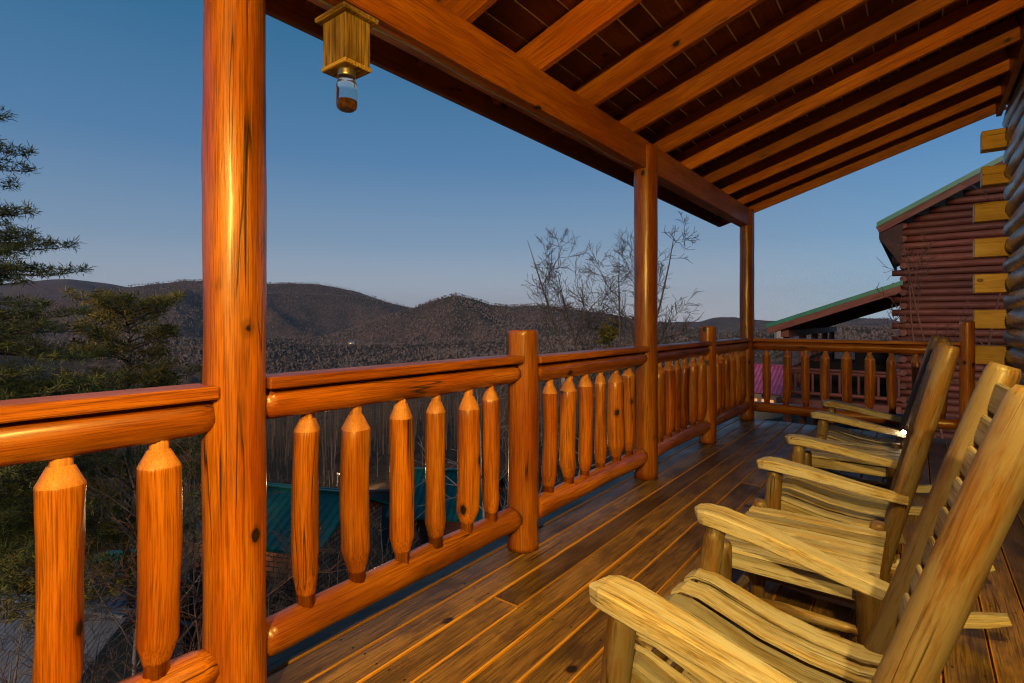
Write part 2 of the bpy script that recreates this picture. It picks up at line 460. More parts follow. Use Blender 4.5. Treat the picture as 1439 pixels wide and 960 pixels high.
        for i in range(n - 1):
            for k in range(seg):
                k2 = (k + 1) % seg
                fs.append((i * seg + k, i * seg + k2, (i + 1) * seg + k2, (i + 1) * seg + k))
        fs.append(tuple(range(seg))[::-1]); fs.append(tuple((n - 1) * seg + k for k in range(seg)))
        s.piece(vs, fs, gs, mat, True, tone, (0, 0, 0))
    def quad(s, p, mat=0, tone=None, uv=None, off=None):
        if uv is None: uv = [(0, 0, 0)] * len(p)
        s.piece(p, [tuple(range(len(p)))], uv, mat, False, tone, off)
    def slab(s, a, b, c, d, th, mat=0, edgemat=None, tone=None):
        # thick sheet: corners a,b,c,d (a->b along ribs), thickness downward along z
        a, b, c, d = map(Vector, (a, b, c, d)); dn = Vector((0, 0, -th))
        u = (b - a).length; w = (d - a).length
        vs = [a, b, c, d, a + dn, b + dn, c + dn, d + dn]
        gs = [(0, 0, 0), (u, 0, 0), (u, w, 0), (0, w, 0)] * 2
        fs = [(0, 1, 2, 3), (7, 6, 5, 4), (0, 4, 5, 1), (1, 5, 6, 2), (2, 6, 7, 3), (3, 7, 4, 0)]
        e = mat if edgemat is None else edgemat
        s.piece(vs, fs, gs, [mat, e, e, e, e, e], False, tone, (0, 0, 0))
    def build(s, name, mats, parent=None, origin=(0, 0, 0)):
        me = bpy.data.meshes.new(name)
        o = Vector(origin)
        me.from_pydata([Vector(v) - o for v in s.v], [], s.f)
        a = me.attributes.new('grain', 'FLOAT_VECTOR', 'POINT')
        a.data.foreach_set('vector', np.array(s.g, dtype=np.float32).ravel())
        t = me.attributes.new('tone', 'FLOAT', 'POINT')
        t.data.foreach_set('value', np.array(s.t, dtype=np.float32))
        for m in (mats if isinstance(mats, (list, tuple)) else [mats]): me.materials.append(m)
        me.polygons.foreach_set('material_index', np.array(s.m, dtype=np.int32))
        me.polygons.foreach_set('use_smooth', np.array(s.sm, dtype=bool))
        me.update()
        ob = bpy.data.objects.new(name, me)
        COL.objects.link(ob)
        if parent is not None:
            ob.parent = parent
        return ob

def tag(o, label=None, cat=None, group=None, kind=None):
    if label: o['label'] = label
    if cat: o['category'] = cat
    if group: o['group'] = group
    if kind: o['kind'] = kind
    return o

def thing(name, loc, label, cat, group=None):
    o = bpy.data.objects.new(name, None)
    COL.objects.link(o); o.location = loc; o.empty_display_size = 0.2
    return tag(o, label, cat, group)

def part(mb, name, mats, root):
    # geometry is given in world coordinates; the part hangs under its thing
    return mb.build(name, mats, root, origin=tuple(root.location))

def sub(mb, name, mats, prt, root):
    return mb.build(name, mats, prt, origin=tuple(root.location))

# ------------------------------------------------------------------ ground and hills (one sheet)
def vnoise(x, y, seed=0):
    xi, yi = np.floor(x).astype(np.int64), np.floor(y).astype(np.int64)
    xf, yf = x - xi, y - yi
    def h(a, b):
        n = (a * 374761393 + b * 668265263 + seed * 974634777) & 0x7fffffff
        n = ((n ^ (n >> 13)) * 1274126177) & 0x7fffffff
        return ((n ^ (n >> 16)) & 0xffff) / 65535.0
    u, v = xf * xf * (3 - 2 * xf), yf * yf * (3 - 2 * yf)
    return (h(xi, yi) * (1 - u) + h(xi + 1, yi) * u) * (1 - v) + (h(xi, yi + 1) * (1 - u) + h(xi + 1, yi + 1) * u) * v

def fbm(x, y, oct=5, seed=0):
    s, a, t = 0, 1.0, 0
    for i in range(oct):
        s = s + a * vnoise(x, y, seed + i * 7); t += a
        x, y, a = x * 2.03 + 11.3, y * 2.03 + 5.7, a * 0.5
    return s / t

def ridged(x, y, oct=4, seed=0):
    s, a, t = 0, 1.0, 0
    for i in range(oct):
        s = s + a * (1 - np.abs(2 * vnoise(x, y, seed + i * 7) - 1)); t += a
        x, y, a = x * 2.1 + 3.1, y * 2.1 + 7.7, a * 0.5
    return s / t

TH = R(37.4)
RIDGES = [  # distance, slope of the face, spur size, profile: azimuth (tangent from the camera heading) -> height over distance
    (6800, 0.24, 900, [(-3, .085), (-.96, .072), (-.88, .079), (-.83, .080), (-.76, .073), (-.68, .060), (-.5, .02), (-.3, -.005), (3, -.03)]),
    (3900, 0.30, 620, [(-3, .03), (-.96, .012), (-.84, .048), (-.76, .060), (-.70, .070), (-.62, .078), (-.57, .078), (-.46, .073), (-.38, .0725),
                       (-.33, .067), (-.29, .058), (-.25, .045), (-.21, .033), (-.16, .017), (-.09, -.005), (0, -.03), (3, -.03)]),
    (2300, 0.36, 420, [(-3, -.06), (-.36, -.03), (-.29, -.010), (-.24, .010), (-.185, .027), (-.147, .041), (-.128, .047), (-.105, .0525), (-.08, .046),
                       (-.04, .034), (0, .0305), (.05, .033), (.09, .030), (.147, .020), (.2, .015), (.25, .004), (.3, -.006), (.4, -.02), (3, -.02)]),
    (5200, 0.20, 600, [(-3, -.03), (.1, -.02), (.24, .006), (.295, .0), (.35, .0), (.375, .0085), (.42, .0085), (.455, .004), (.56, .0),
                       (.64, .008), (.70, .0075), (.73, .001), (.95, .0), (3, .01)]),
    (1150, 0.13, 200, [(-3, -.05), (-.9, -.045), (-.6, -.036), (-.45, -.035), (-.38, -.047), (-.2, -.044), (0, -.036), (.12, -.031), (.25, -.034),
                       (.38, -.027), (.5, -.016), (.6, -.010), (.72, -.014), (.95, -.02), (3, -.02)]),
]
PU = ([0, 3, 8, 15, 40, 100, 200, 400, 700, 1200, 30000], [-3.3, -4.8, -6.9, -9.2, -14.5, -26, -43, -64, -80, -92, -130])

def ground_z(X, Y):
    X = np.asarray(X, float); Y = np.asarray(Y, float)
    u = np.hypot(np.maximum(0, -X - 2.5), np.maximum(0, Y - 42) * 0.8)
    z = np.interp(u, *PU)
    z = z + np.maximum(0, X - 9) * 0.10 * np.exp(-np.maximum(0, X - 9) / 400.0)
    r = np.hypot(X, Y)
    z = z + (fbm(X * 0.2, Y * 0.2, 4, 3) - 0.5) * np.clip(u * 0.12, 0.0, 1.6) + (fbm(X * 0.012, Y * 0.012, 4, 5) - 0.5) * np.clip((r - 60) * 0.05, 0, 14)
    # camera-heading azimuth of each ground point
    f = -math.sin(TH) * X + math.cos(TH) * Y
    s = math.cos(TH) * X + math.sin(TH) * Y
    t = np.clip(s / np.maximum(f, 1e-3), -3, 3)
    t = np.where(f <= 0, np.where(s < 0, -3, 3), t)
    cosa = 1 / np.sqrt(1 + t * t)
    for i, (D, sl, spur, prof) in enumerate(RIDGES):
        crest = 1.2 + np.interp(t, [p[0] for p in prof], [p[1] for p in prof]) * D * cosa
        w = (r - D)
        wv = (ridged(X / spur, Y / spur, 3, 40 + i * 9) - 0.55)
        crest = crest + (fbm(X / (spur * 0.16), Y / (spur * 0.16), 4, 60 + i) - 0.5) * D * 0.0035
        drop = np.where(w < 0, -w * sl, w * sl * 0.8)
        zz = crest - drop + wv * np.clip(drop * 1.5, 0, spur * 0.75) - (drop * 0.0)
        z = np.maximum(z, np.where(r > D * 0.25, zz, -999))
    return z

def build_ground():
    na = 1080
    rad = np.concatenate([np.linspace(1.0, 12, 16), np.geomspace(13, 14000, 250), np.array([20000, 32000, 50000])])
    az = np.linspace(0, 2 * np.pi, na, endpoint=False)
    Rr, A = np.meshgrid(rad, az, indexing='ij')
    X, Y = Rr * np.cos(A), Rr * np.sin(A)
    Z = ground_z(X, Y)
    nr = len(rad)
    V = np.stack([X, Y, Z], -1).reshape(-1, 3)
    V = np.vstack([V, [[0, 0, -3.3]]])
    i = np.arange(nr - 1)[:, None] * na; k = np.arange(na)[None, :]; k2 = (k + 1) % na
    F = np.stack([i + k, i + na + k, i + na + k2, i + k2], -1).reshape(-1, 4)
    me = bpy.data.meshes.new('ground')
    tris = [(len(V) - 1, kk, (kk + 1) % na) for kk in range(na)]
    me.from_pydata(V.tolist(), [], F.tolist() + tris)
    me.polygons.foreach_set('use_smooth', np.ones(len(me.polygons), dtype=bool))
    me.materials.append(M['ground'])
    o = bpy.data.objects.new('ground', me); COL.objects.link(o)
    tag(o, 'wooded hillside, valley floor and dark mountain ridges', None, None, 'structure')
build_ground()
def gz(x, y): return float(ground_z(np.array([x]), np.array([y]))[0])

# ------------------------------------------------------------------ deck
XO, XI, Y0, Y1 = -1.70, 0.64, -2.6, 7.04
mb = MB()
x = -1.90
JO = [round(-2.4 + .6 * i, 2) for i in range(16)]
pk = 0
while x < XI - 0.02:
    xe = min(x + 0.1335, XI)
    if xe - x > 0.03:
        cut = JO[3 + (pk * 5) % 11] if pk % 3 != 1 else None
        spans = [(Y0, Y1)] if cut is None else [(Y0, cut - .0015), (cut + .0015, Y1)]
        for ya, yb in spans:
            dx = rng.uniform(-.0012, .0012)
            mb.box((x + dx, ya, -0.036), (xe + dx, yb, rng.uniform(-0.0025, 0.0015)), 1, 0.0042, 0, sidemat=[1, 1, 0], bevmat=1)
        for yj in JO:
            for xs in (x + .026, xe - .026):
                px, py = xs + rng.uniform(-.004, .004), yj + rng.uniform(-.006, .006) + (.012 if cut == yj else 0)
                ring = [(px + .0045 * math.cos(t * 1.0472), py + .0045 * math.sin(t * 1.0472), .0022) for t in range(6)]
                mb.piece(ring, [tuple(range(6))], [(0, 0, 0)] * 6, 2)
    x += 0.1405; pk += 1
deck = mb.build('deck_floor', [M['deck'], M['litedge'], M['iron']])
tag(deck, 'dark brown plank deck floor', None, None, 'structure')
mb = MB()
for yj in np.arange(-2.4, 7.1, 0.6):
    mb.box((-1.88, yj - 0.02, -0.24), (0.6, yj + 0.02, -0.04), 0, 0.003)
mb.box((-1.915, Y0, -0.25), (-1.885, Y1, -0.045), 1, 0.003)
mb.box((-1.88, 7.0, -0.25), (0.64, 7.035, -0.045), 0, 0.003)
o = mb.build('deck_joists', [M['board']]); tag(o, 'joists and rim boards carrying the deck floor', None, None, 'structure')

# ------------------------------------------------------------------ log cabin wall on the right
cab = thing('log_cabin', (0.9, 7.0, 0), 'dark log cabin wall with square yellow log tails at the right edge', 'cabin')
mb = MB()
zc = 0.164
k = 0
while zc < 3.6:
    tail = (k % 2 == 0)
    ye = 7.0 if tail else 7.17
    mb.log((0.752, -7.0, zc), (0.752, ye, zc), [(0, .104), (0.985, .104), (1, 0.096)], seg=22, rings=40, wob=0.007, mat=0, endmat=0)
    zc += 0.1765; k += 1
mb.box((0.80, -7.0, -0.3), (0.95, 6.98, 3.7), 1, 0.005)
part(mb, 'wall', [M['darklog']], cab)
mb = MB()
for k in range(24):
    mb.log((-2.3, -2.78, 0.1 + .1765 * k), (.66, -2.78, 0.1 + .1765 * k), [(0, .104), (1, .104)], seg=14, rings=10, wob=.006)
part(mb, 'sun_block_wall', [M['darklog']], cab)  # unseen wall added behind the camera to keep the sun off the porch
for i in range(9):
    zt = 0.164 + 0.353 * i
    mb = MB()
    xl = 0.43 if i < 7 else 0.487
    mb.box((xl, 7.0, zt - 0.092), (0.86, 7.165, zt + 0.092), 0, 0.006)
    t_ = part(mb, 'log_tail', [M['logtail']], cab)
mb = MB(); mb.box((0.59, -2.4, 3.19), (0.632, 6.98, 3.50), 1, 0.004); part(mb, 'ledger_board', [M['board']], cab)

# ------------------------------------------------------------------ posts
def post(name, y, top, label, cat, r=0.089, group=None, x=XO + 0.02, base=-0.0):
    mb = MB()
    L = top - base
    mb.log((x, y, base), (x, y, top), [(0, r * 1.0), (0.02, r), (1 - 0.008 / L, r * 0.985), (1, r * 0.93)], seg=36, rings=40, wob=0.0045, bow=0.005, mat=0, endmat=1)
    o = mb.build(name, [M['stain'], M['hewn']], None, (x, y, base)); o.location = (x, y, base)
    return tag(o, label, cat, group)
post('porch_post', 0.79, 2.50, 'thick orange log porch post left of centre, from floor to roof', 'post', 0.0885, 'log posts of the porch')
post('porch_post', 3.90, 2.545, 'middle log porch post holding the beam, behind the rocking chairs', 'post', 0.089, 'log posts of the porch')
post('porch_post', 6.94, 2.565, 'far corner log porch post where the two railings meet', 'post', 0.083, 'log posts of the porch')
post('newel_post', 2.29, 1.155, 'short flat topped log post between the two tall nearer posts', 'post', 0.083, 'short railing posts')
post('newel_post', 5.41, 1.155, 'short flat topped log post between the middle and corner posts', 'post', 0.083, 'short railing posts')
post('newel_post', 6.94, 1.20, 'short log post ending the far railing beside the cabin wall', 'post', 0.062, 'short railing posts', x=0.375)

# ------------------------------------------------------------------ railings
def baluster(p0, p1, r):
    L = (Vector(p1) - Vector(p0)).length
    mb = MB()
    a, b = 0.05 / L, (0.05 + rng.uniform(.055, .085)) / L
    tn = 0.021
    tl = rng.uniform(.050, .075)
    top, bot = 1 - tl / L, 1 - (tl + rng.uniform(.04, .06)) / L
    rr = r * rng.uniform(0.90, 1.10)
    mb.log(p0, p1, [(0, .029), (a, .029), (a + .001, .031), (b, rr * rng.uniform(.95, 1.05)), (0.5, rr * rng.uniform(.97, 1.04)), (bot, rr), (top - .001, tn + .004), (top, tn), (1, tn)],
           seg=22, rings=12, wob=0.008, bow=0.012, mat=0, endmat=1,
           hewn=lambda t0, t1: t0 >= bot - 1e-6)
    return mb

def railing(y0, y1, ys, label, along='y', xx=XO + 0.02, zoff=0.0, capw=0.135):
    P = (lambda v, z, o=0.0: (xx + o, v, z)) if along == 'y' else (lambda v, z, o=0.0: (v, xx - o, z))
    mid = P((y0 + y1) / 2, 0)
    root = thing('deck_railing', mid, label, 'railing', 'log railing sections')
    zc_ = 0.993 + zoff
    ax = 1 if along == 'y' else 0
    mb = MB()
    lo, hi = P(y0, zc_ - 0.019, -capw / 2), P(y1, zc_ + 0.019, capw / 2)
    mb.box([min(a, b) for a, b in zip(lo, hi)], [max(a, b) for a, b in zip(lo, hi)], ax, 0.005)
    part(mb, 'rail_cap', [M['board']], root)
    mb = MB()
    mb.log(P(y0, zc_ - 0.071), P(y1, zc_ - 0.071 + rng.uniform(-.004, .004)), [(0, .047), (.03, .052), (.97, .052), (1, .046)], seg=22, rings=16, wob=0.007, bow=0.006, endmat=1)
    part(mb, 'top_rail', [M['stain'], M['hewn']], root)
    mb = MB()
    mb.log(P(y0, 0.175), P(y1, 0.175 + rng.uniform(-.006, .006)), [(0, .054), (.03, .06), (.97, .06), (1, .053)], seg=22, rings=16, wob=0.008, bow=0.008, endmat=1)
    part(mb, 'bottom_rail', [M['stain'], M['hewn']], root)
    for yv in ys:
        yv += rng.uniform(-.006, .006)
        b = baluster(P(yv, 0.212, rng.uniform(-.004, .004)), P(yv + rng.uniform(-.012, .012), zc_ - 0.088, rng.uniform(-.004, .004)), rng.uniform(.043, .053))
        part(b, 'baluster', [M['stain'], M['hewn']], root)
    return root
railing(-0.66, 0.715, [-.44, -.235, -.035, .165, .366, .567], 'nearest railing section at the left edge of the deck')
railing(0.865, 2.215, [1.037, 1.244, 1.455, 1.654, 1.847, 2.034], 'railing section between the thick left post and the first short post', zoff=0.012)
railing(2.365, 3.82, [2.54, 2.756, 2.95, 3.17, 3.39, 3.60], 'railing section between the first short post and the middle porch post', zoff=0.0)
railing(3.98, 5.335, [4.16, 4.36, 4.56, 4.76, 4.97, 5.17], 'railing section between the middle porch post and the second short post', zoff=-0.005)
railing(5.485, 6.865, [5.66, 5.86, 6.06, 6.27, 6.48, 6.69], 'railing section between the second short post and the corner post', zoff=-0.01)
railing(-1.60, 0.325, [-1.45, -1.249, -1.043, -.838, -.638, -.434, -.226, -.02, .18], 'far end railing running across to the cabin wall', 'x', 6.94, zoff=-0.012, capw=0.125)

# ------------------------------------------------------------------ porch roof
def zb(X): return 2.58 + 0.317 * (X + 1.64)
roof = thing('porch_roof', (-0.5, 3.5, 2.6), 'sloping porch roof of orange beam and rafters seen from below', 'roof')
mb = MB(); mb.box((-1.765, -2.4, 2.362), (-1.642, 6.99, 2.578), 1, 0.006)
part(mb, 'beam', [M['board']], roof)
RD = 0.185
sl = math.atan(0.317)
for i in range(-4, 12):
    y = 0.6 * i + 0.02
    mb = MB()
    xa, xb = -2.0, 0.588
    cx = (xa + xb) / 2
    z0, z1 = zb(xa) + RD / 2, zb(xb) + RD / 2
    mb.bar((xa, y, z0), (xb, y, z1), 0.042, RD, bev=0.003)
    part(mb, 'rafter', [M['board']], roof)
mb = MB(); mb.bar((-2.05, 7.03, zb(-2.05) + 0.075), (0.64, 7.03, zb(0.64) + 0.075), 0.036, 0.235, bev=0.003)
part(mb, 'barge_board', [M['board']], roof)
mb = MB(); mb.box((-2.04, -2.6, zb(-2.02) - 0.055), (-2.004, 7.01, zb(-2.02) + 0.17), 1, 0.004)
part(mb, 'fascia', [M['roofboard']], roof)
mb = MB()
u = 0.0
rotm = Matrix.Rotation(-sl, 3, 'Y')
base = Vector((-2.0, 0, zb(-2.0) + RD + 0.022))
dirv = Vector((math.cos(sl), 0, math.sin(sl)))
while u < 2.72:
    c = base + dirv * (u + 0.07); c.y = 2.25
    mb.box((-0.0645, -4.75, -0.010), (0.0645, 4.75, 0.002), 1, 0.003, rot=rotm, at=c)
    u += 0.1395
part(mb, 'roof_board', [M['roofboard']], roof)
mb = MB()
c = base + dirv * 1.35; c.y = 2.25
mb.box((-1.4, -4.76, 0.0), (1.38, 4.76, 0.006), 1, 0.001, rot=rotm, at=c + Vector((0, 0, 0.006)))
part(mb, 'underlay', [M['underlay']], roof)
mb = MB()
a = base + dirv * (-0.08) + Vector((0, 0, 0.075)); b = base + dirv * 2.75 + Vector((0, 0, 0.075))
mb.slab((a.x, -2.6, a.z), (b.x, -2.6, b.z), (b.x, 7.12, b.z), (a.x, 7.12, a.z), 0.03)
part(mb, 'roof_sheet', [M['greenroof']], roof)
# thin conduit stapled along the beam's foot
mb = MB(); mb.tube([(-1.70 + 0.006 * math.sin(y * 5), y, 2.352 + 0.004 * math.sin(y * 9)) for y in np.arange(0.9, 3.8, 0.1)], [0.0045] * 29, 6)
part(mb, 'cable', [M['zinc']], roof)

# ------------------------------------------------------------------ wall lanterns (lit, on the cabin wall outside the frame)
LAMP = (1.0, 0.60, 0.115)
def lamp_light(root, watts, dz):
    ld = bpy.data.lights.new('lamp_light', 'POINT'); ld.energy = watts; ld.color = LAMP; ld.shadow_soft_size = 0.03
    lo = bpy.data.objects.new('lamp_light', ld); COL.objects.link(lo); lo.parent = root; lo.location = (0, 0, dz)
def lantern(loc, watts, label):
    x, y, z = loc
    root = thing('wall_lantern', loc, label, 'lantern')
    mb = MB(); mb.box((x + 0.14, y - 0.06, z - 0.12), (x + 0.165, y + 0.06, z + 0.14), 2, 0.006); part(mb, 'back_plate', [M['iron']], root)
    mb = MB()
    for sx in (-1, 1):
        for sy in (-1, 1):
            mb.bar((x + sx * .06, y + sy * .06, z - .13), (x + sx * .075, y + sy * .075, z + .1), .007, .007, up=(1, 0, 0))
    mb.box((x - .09, y - .09, z + .10), (x + .14, y + .09, z + .112), 0, .003)
    part(mb, 'cage', [M['iron']], root)
    mb = MB(); mb.log((x, y, z - .035), (x, y, z + .05), [(0, .01), (.25, .022), (.6, .02), (1, .012)], seg=14, rings=10, wob=0)
    part(mb, 'bulb', [glow('lit_bulb', LAMP, 30)], root)
    lamp_light(root, watts, -.075)
def downlight(loc, watts, label, cut):
    # box sconce open below: 'cut' is how far its skirt hangs below the bulb
    x, y, z = loc
    root = thing('wall_sconce', loc, label, 'sconce')
    mb = MB()
    h = .12
    mb.box((x - h, y - h, z + .10), (x + .165, y + h, z + .112), 0, .003)
    mb.box((x - h, y - h, z - cut), (x - h + .006, y + h, z + .099), 0, .002)
    mb.box((x - h + .007, y - h, z - cut), (x + h - .007, y - h + .006, z + .099), 0, .002)
    mb.box((x - h + .007, y + h - .006, z - cut), (x + h - .007, y + h, z + .099), 0, .002)
    mb.box((x + h - .006, y - h, z - cut), (x + h, y + h, z + .099), 0, .002)
    part(mb, 'shade', [M['iron']], root)
    mb = MB(); mb.log((x, y, z + .04), (x, y, z + .09), [(0, .012), (.3, .022), (.7, .02), (1, .012)], seg=14, rings=10, wob=0)
    part(mb, 'bulb', [glow('lit_bulb', LAMP, 30)], root)
    lamp_light(root, watts, 0.0)
lantern((0.47, -1.4, 2.22), 760, 'lit black iron wall lantern farther behind the camera')
downlight((0.42, 0.60, 2.78), 420, 'lit black box sconce above the nearest rocking chair', .088)

# ------------------------------------------------------------------ rocking chairs
def make_chair():
    root = thing('rocking_chair', (0, 0, 0), '', 'rocking chair', 'rocking chairs on the deck')
    W = 0.30
    def S(mb, name, mats): return mb.build(name, mats, root)
    # seat of long slats, rolled at the front
    prof = [(-.575, .395), (-.565, .425), (-.54, .440), (-.49, .437), (-.42, .415), (-.33, .387), (-.22, .368), (-.12, .362), (-.055, .372)]
    mb = MB()
    for k in range(6):
        yc = -0.2375 + 0.095 * k
        dz = rng.uniform(-.002, .002)
        mb.sweep([(x, yc, z + dz) for x, z in prof], 0.068, 0.012, (0, 0, 1), bev=0.16)
    S(mb, 'seat', [M['teak']])
    for s in (-1, 1):
        mb = MB()
        mb.sweep([(x, s * .255, z - .036) for x, z in prof[2:]], 0.034, 0.05, (0, 0, 1))
        S(mb, 'seat_rail', [M['teak']])
    # back: two log stiles and ladder slats
    st0, st1 = Vector((-.180, 0, .085)), Vector((.146, 0, 1.10))
    for s in (-1, 1):
        mb = MB()
        a = st0 + Vector((0, s * .265, 0)); b = st1 + Vector((0, s * .29, 0))
        mb.log(a, b, [(0, .026), (.1, .031), (.5, .035), (.93, .034), (.985, .032), (1, .026)], seg=20, rings=16, wob=0.002, bow=0.002)
        S(mb, 'stile', [M['teaklog']])
    mb = MB()
    for k in range(8):
        t = 0.42 + 0.073 * k
        c = st0.lerp(st1, t)
        hh = 0.066
        pts = []
        for j in range(9):
            q = -1 + j / 4
            pts.append((c.x + 0.028 * (1 - q * q) + 0.002, q * 0.262, c.z - 0.007 * (1 - q * q)))
        mb.sweep(pts, 0.016, hh, (0.24, 0, .97), bev=0.2)
    S(mb, 'backrest', [M['teak']])
    # arms
    ax = [-.568, -.558, -.535, -.495, -.445, -.365, -.28, -.18, -.09, -.03]
    az = [.596, .599, .601, .598, .588, .572, .551, .527, .508, .496]
    aw = [.050, .078, .096, .103, .098, .085, .072, .060, .050, .044]
    ah = [.032, .042, .046, .046, .046, .044, .042, .040, .038, .034]
    for s in (-1, 1):
        mb = MB()
        yo = [s * (.30 + .012 * math.sin(i / 9 * math.pi)) for i in range(10)]
        mb.sweep([(a, y, z) for a, y, z in zip(ax, yo, az)], aw, ah, (0, 0, 1), bev=0.13)
        S(mb, 'arm', [M['teak']])
    # front legs, carried up to the arms
    for s in (-1, 1):
        mb = MB()
        mb.log((-.575, s * .275, .09), (-.505, s * .298, .582), [(0, .023), (.15, .029), (.6, .033), (.92, .031), (1, .024)], seg=18, rings=12, wob=0.002)
        S(mb, 'front_leg', [M['teaklog']])
    # rockers
    for s in (-1, 1):
        mb = MB(); pts = []
        for j in range(15):
            x = -.76 + 1.0 * j / 14
            pts.append((x, s * .268, 1.25 - math.sqrt(1.25 ** 2 - (x + .16) ** 2) + 0.026))
        mb.sweep(pts, [.034] * 15, [.036] + [.05] * 13 + [.034], (0, 0, 1), bev=0.12)
        S(mb, 'rocker', [M['teak']])
    # stretchers
    for (xa, za, xb, zb_) in ((-.562, .20, -.562, .20), (-.555, .31, -.555, .31), (-.10, .24, -.10, .24)):
        mb = MB(); mb.log((xa, -.27, za), (xb, .27, zb_), [(0, .014), (.5, .019), (1, .014)], seg=12, rings=8, wob=0.001)
        S(mb, 'stretcher', [M['teaklog']])
    for s in (-1, 1):
        for z in (.185, .285):
            mb = MB(); mb.log((-.565, s * .272, z), (-.105, s * .268, z - .015), [(0, .014), (.5, .018), (1, .014)], seg=12, rings=8, wob=0.001)
            S(mb, 'stretcher', [M['teaklog']])
    return root

def copy_tree(o, parent=None):
    c = o.copy(); COL.objects.link(c)
    if parent is not None: c.parent = parent
    for ch in list(o.children): copy_tree(ch, c)
    return c

chair = make_chair()
CH = [(0.0, 1.36, R(-2), 0, 'nearest weathered wooden rocking chair, its big log upright at the lower right corner'),
      (0.03, 2.925, 0, R(-4.2), 'second wooden rocking chair, standing between the two slatted side tables'),
      (0.01, 4.40, R(2), R(-2.4), 'farthest wooden rocking chair, nearest to the far railing')]
for i, (x, y, rz, ry, lab) in enumerate(CH):
    o = chair if i == 0 else copy_tree(chair)
    o.location = (x, y, 0.0); o.rotation_euler = (0, ry, rz); o['label'] = lab

def make_table():
    root = thing('side_table', (0, 0, 0), '', 'side table', 'slatted side tables')
    mb = MB()
    for k in range(6):
        yc = -.215 + .086 * k
        mb.sweep([(-.225, yc, .438), (0, yc, .440), (.225, yc, .438)], .069, .013, (0, 0, 1), bev=.14)
    mb.build('table_top', [M['teak']], root)
    mb = MB()
    for s in (-1, 1):
        mb.box((-.20, s * .225 - .012, .375), (.20, s * .225 + .012, .427), 0, .003)
        mb.box((s * .19 - .012, -.21, .375), (s * .19 + .012, .21, .427), 1, .003)
    mb.build('apron', [M['teak']], root)
    for sx in (-1, 1):
        for sy in (-1, 1):
            mb = MB()
            mb.log((sx * .212, sy * .262, 0.0), (sx * .20, sy * .256, .468), [(0, .024), (.3, .028), (.8, .029), (.97, .027), (1, .02)], seg=16, rings=8, wob=.0015)
            mb.build('leg', [M['teaklog']], root)
    for sy in (-1, 1):
        for z in (.16, .30):
            mb = MB(); mb.log((-.21, sy * .258, z), (.21, sy * .258, z), [(0, .013), (.5, .018), (1, .013)], seg=12, rings=6, wob=.001)
            mb.build('stretcher', [M['teaklog']], root)
    for sx in (-1, 1):
        mb = MB(); mb.log((sx * .208, -.258, .22), (sx * .208, .258, .22), [(0, .013), (.5, .018), (1, .013)], seg=12, rings=6, wob=.001)
        mb.build('stretcher', [M['teaklog']], root)
    return root
table = make_table()
TB = [(-.32, 2.10, R(0), 'slatted wooden side table between the nearest and second rocking chairs'),
      (-.31, 3.68, R(0), 'slatted wooden side table between the second and farthest rocking chairs')]
for i, (x, y, rz, lab) in enumerate(TB):
    o = table if i == 0 else copy_tree(table)
    o.location = (x, y, 0); o.rotation_euler = (0, 0, rz); o['label'] = lab

# glowing bead added for a bright spot of unknown source on the farthest arm
def arm_bead(x, y, z):
    root = thing('arm_bead', (x, y, z), 'tiny glowing bead at the rear end of the farthest rocking chair arm', 'light')
    mb = MB(); mb.box((x - .012, y + .010, z - .012), (x + .012, y + .034, z + .012), 1, .003); part(mb, 'clip', [M['iron']], root)  # holder block added with the bead
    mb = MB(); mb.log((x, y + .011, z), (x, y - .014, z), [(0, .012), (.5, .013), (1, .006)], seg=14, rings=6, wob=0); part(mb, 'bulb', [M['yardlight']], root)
arm_bead(-0.078, 4.045, .522)

# ------------------------------------------------------------------ hanging carpenter bee trap
def bee_trap():
    x0, x1, y0, y1 = -1.775, -1.635, 1.155, 1.265
    root = thing('bee_trap', (-1.70, 1.21, 2.36), 'rustic wooden bee trap box with glass jar hanging under the beam', 'bee trap')
    mb = MB(); mb.box((x0, y0, 2.150), (x1, y1, 2.315), 2, .003); mb.box((x0 - .004, y0 - .004, 2.132), (x1 + .004, y1 + .004, 2.150), 0, .003)
    part(mb, 'box', [M['barn']], root)
    mb = MB(); mb.box((x0 - .022, y0 - .022, 2.316), (x1 + .022, y1 + .026, 2.334), 0, .004); part(mb, 'lid_board', [M['barn']], root)
    mb = MB(); mb.tube([(-1.70, 1.21, 2.334), (-1.70, 1.21, 2.365)], [.003, .003], 8); part(mb, 'hook', [M['iron']], root)
    mb = MB(); mb.log((-1.69, 1.20, 2.105), (-1.69, 1.20, 2.132), [(0, .033), (.9, .033), (1, .031)], seg=24, rings=4, wob=0)
    lid = part(mb, 'jar_lid', [M['zinc']], root)
    mb = MB()
    out = [(0, .030), (.10, .031), (.16, .034), (.25, .038), (.85, .0385), (.95, .035), (1, .026)]
    p0, p1 = (-1.69, 1.20, 2.106), (-1.69, 1.20, 1.985)
    mb.log(p0, p1, out, seg=28, rings=14, wob=0)
    jar = part(mb, 'jar', [M['glass']], root)
    mb = MB()
    mb.log((-1.69, 1.20, 2.020), (-1.69, 1.20, 1.9905), [(0, .030), (.6, .030), (1, .024)], seg=22, rings=4, wob=0.004)
    sub(mb, 'jar_contents', [plain('amber_chips', (0.42, 0.20, 0.06), 0.7, scale=60, var=.6)], jar, root)
bee_trap()

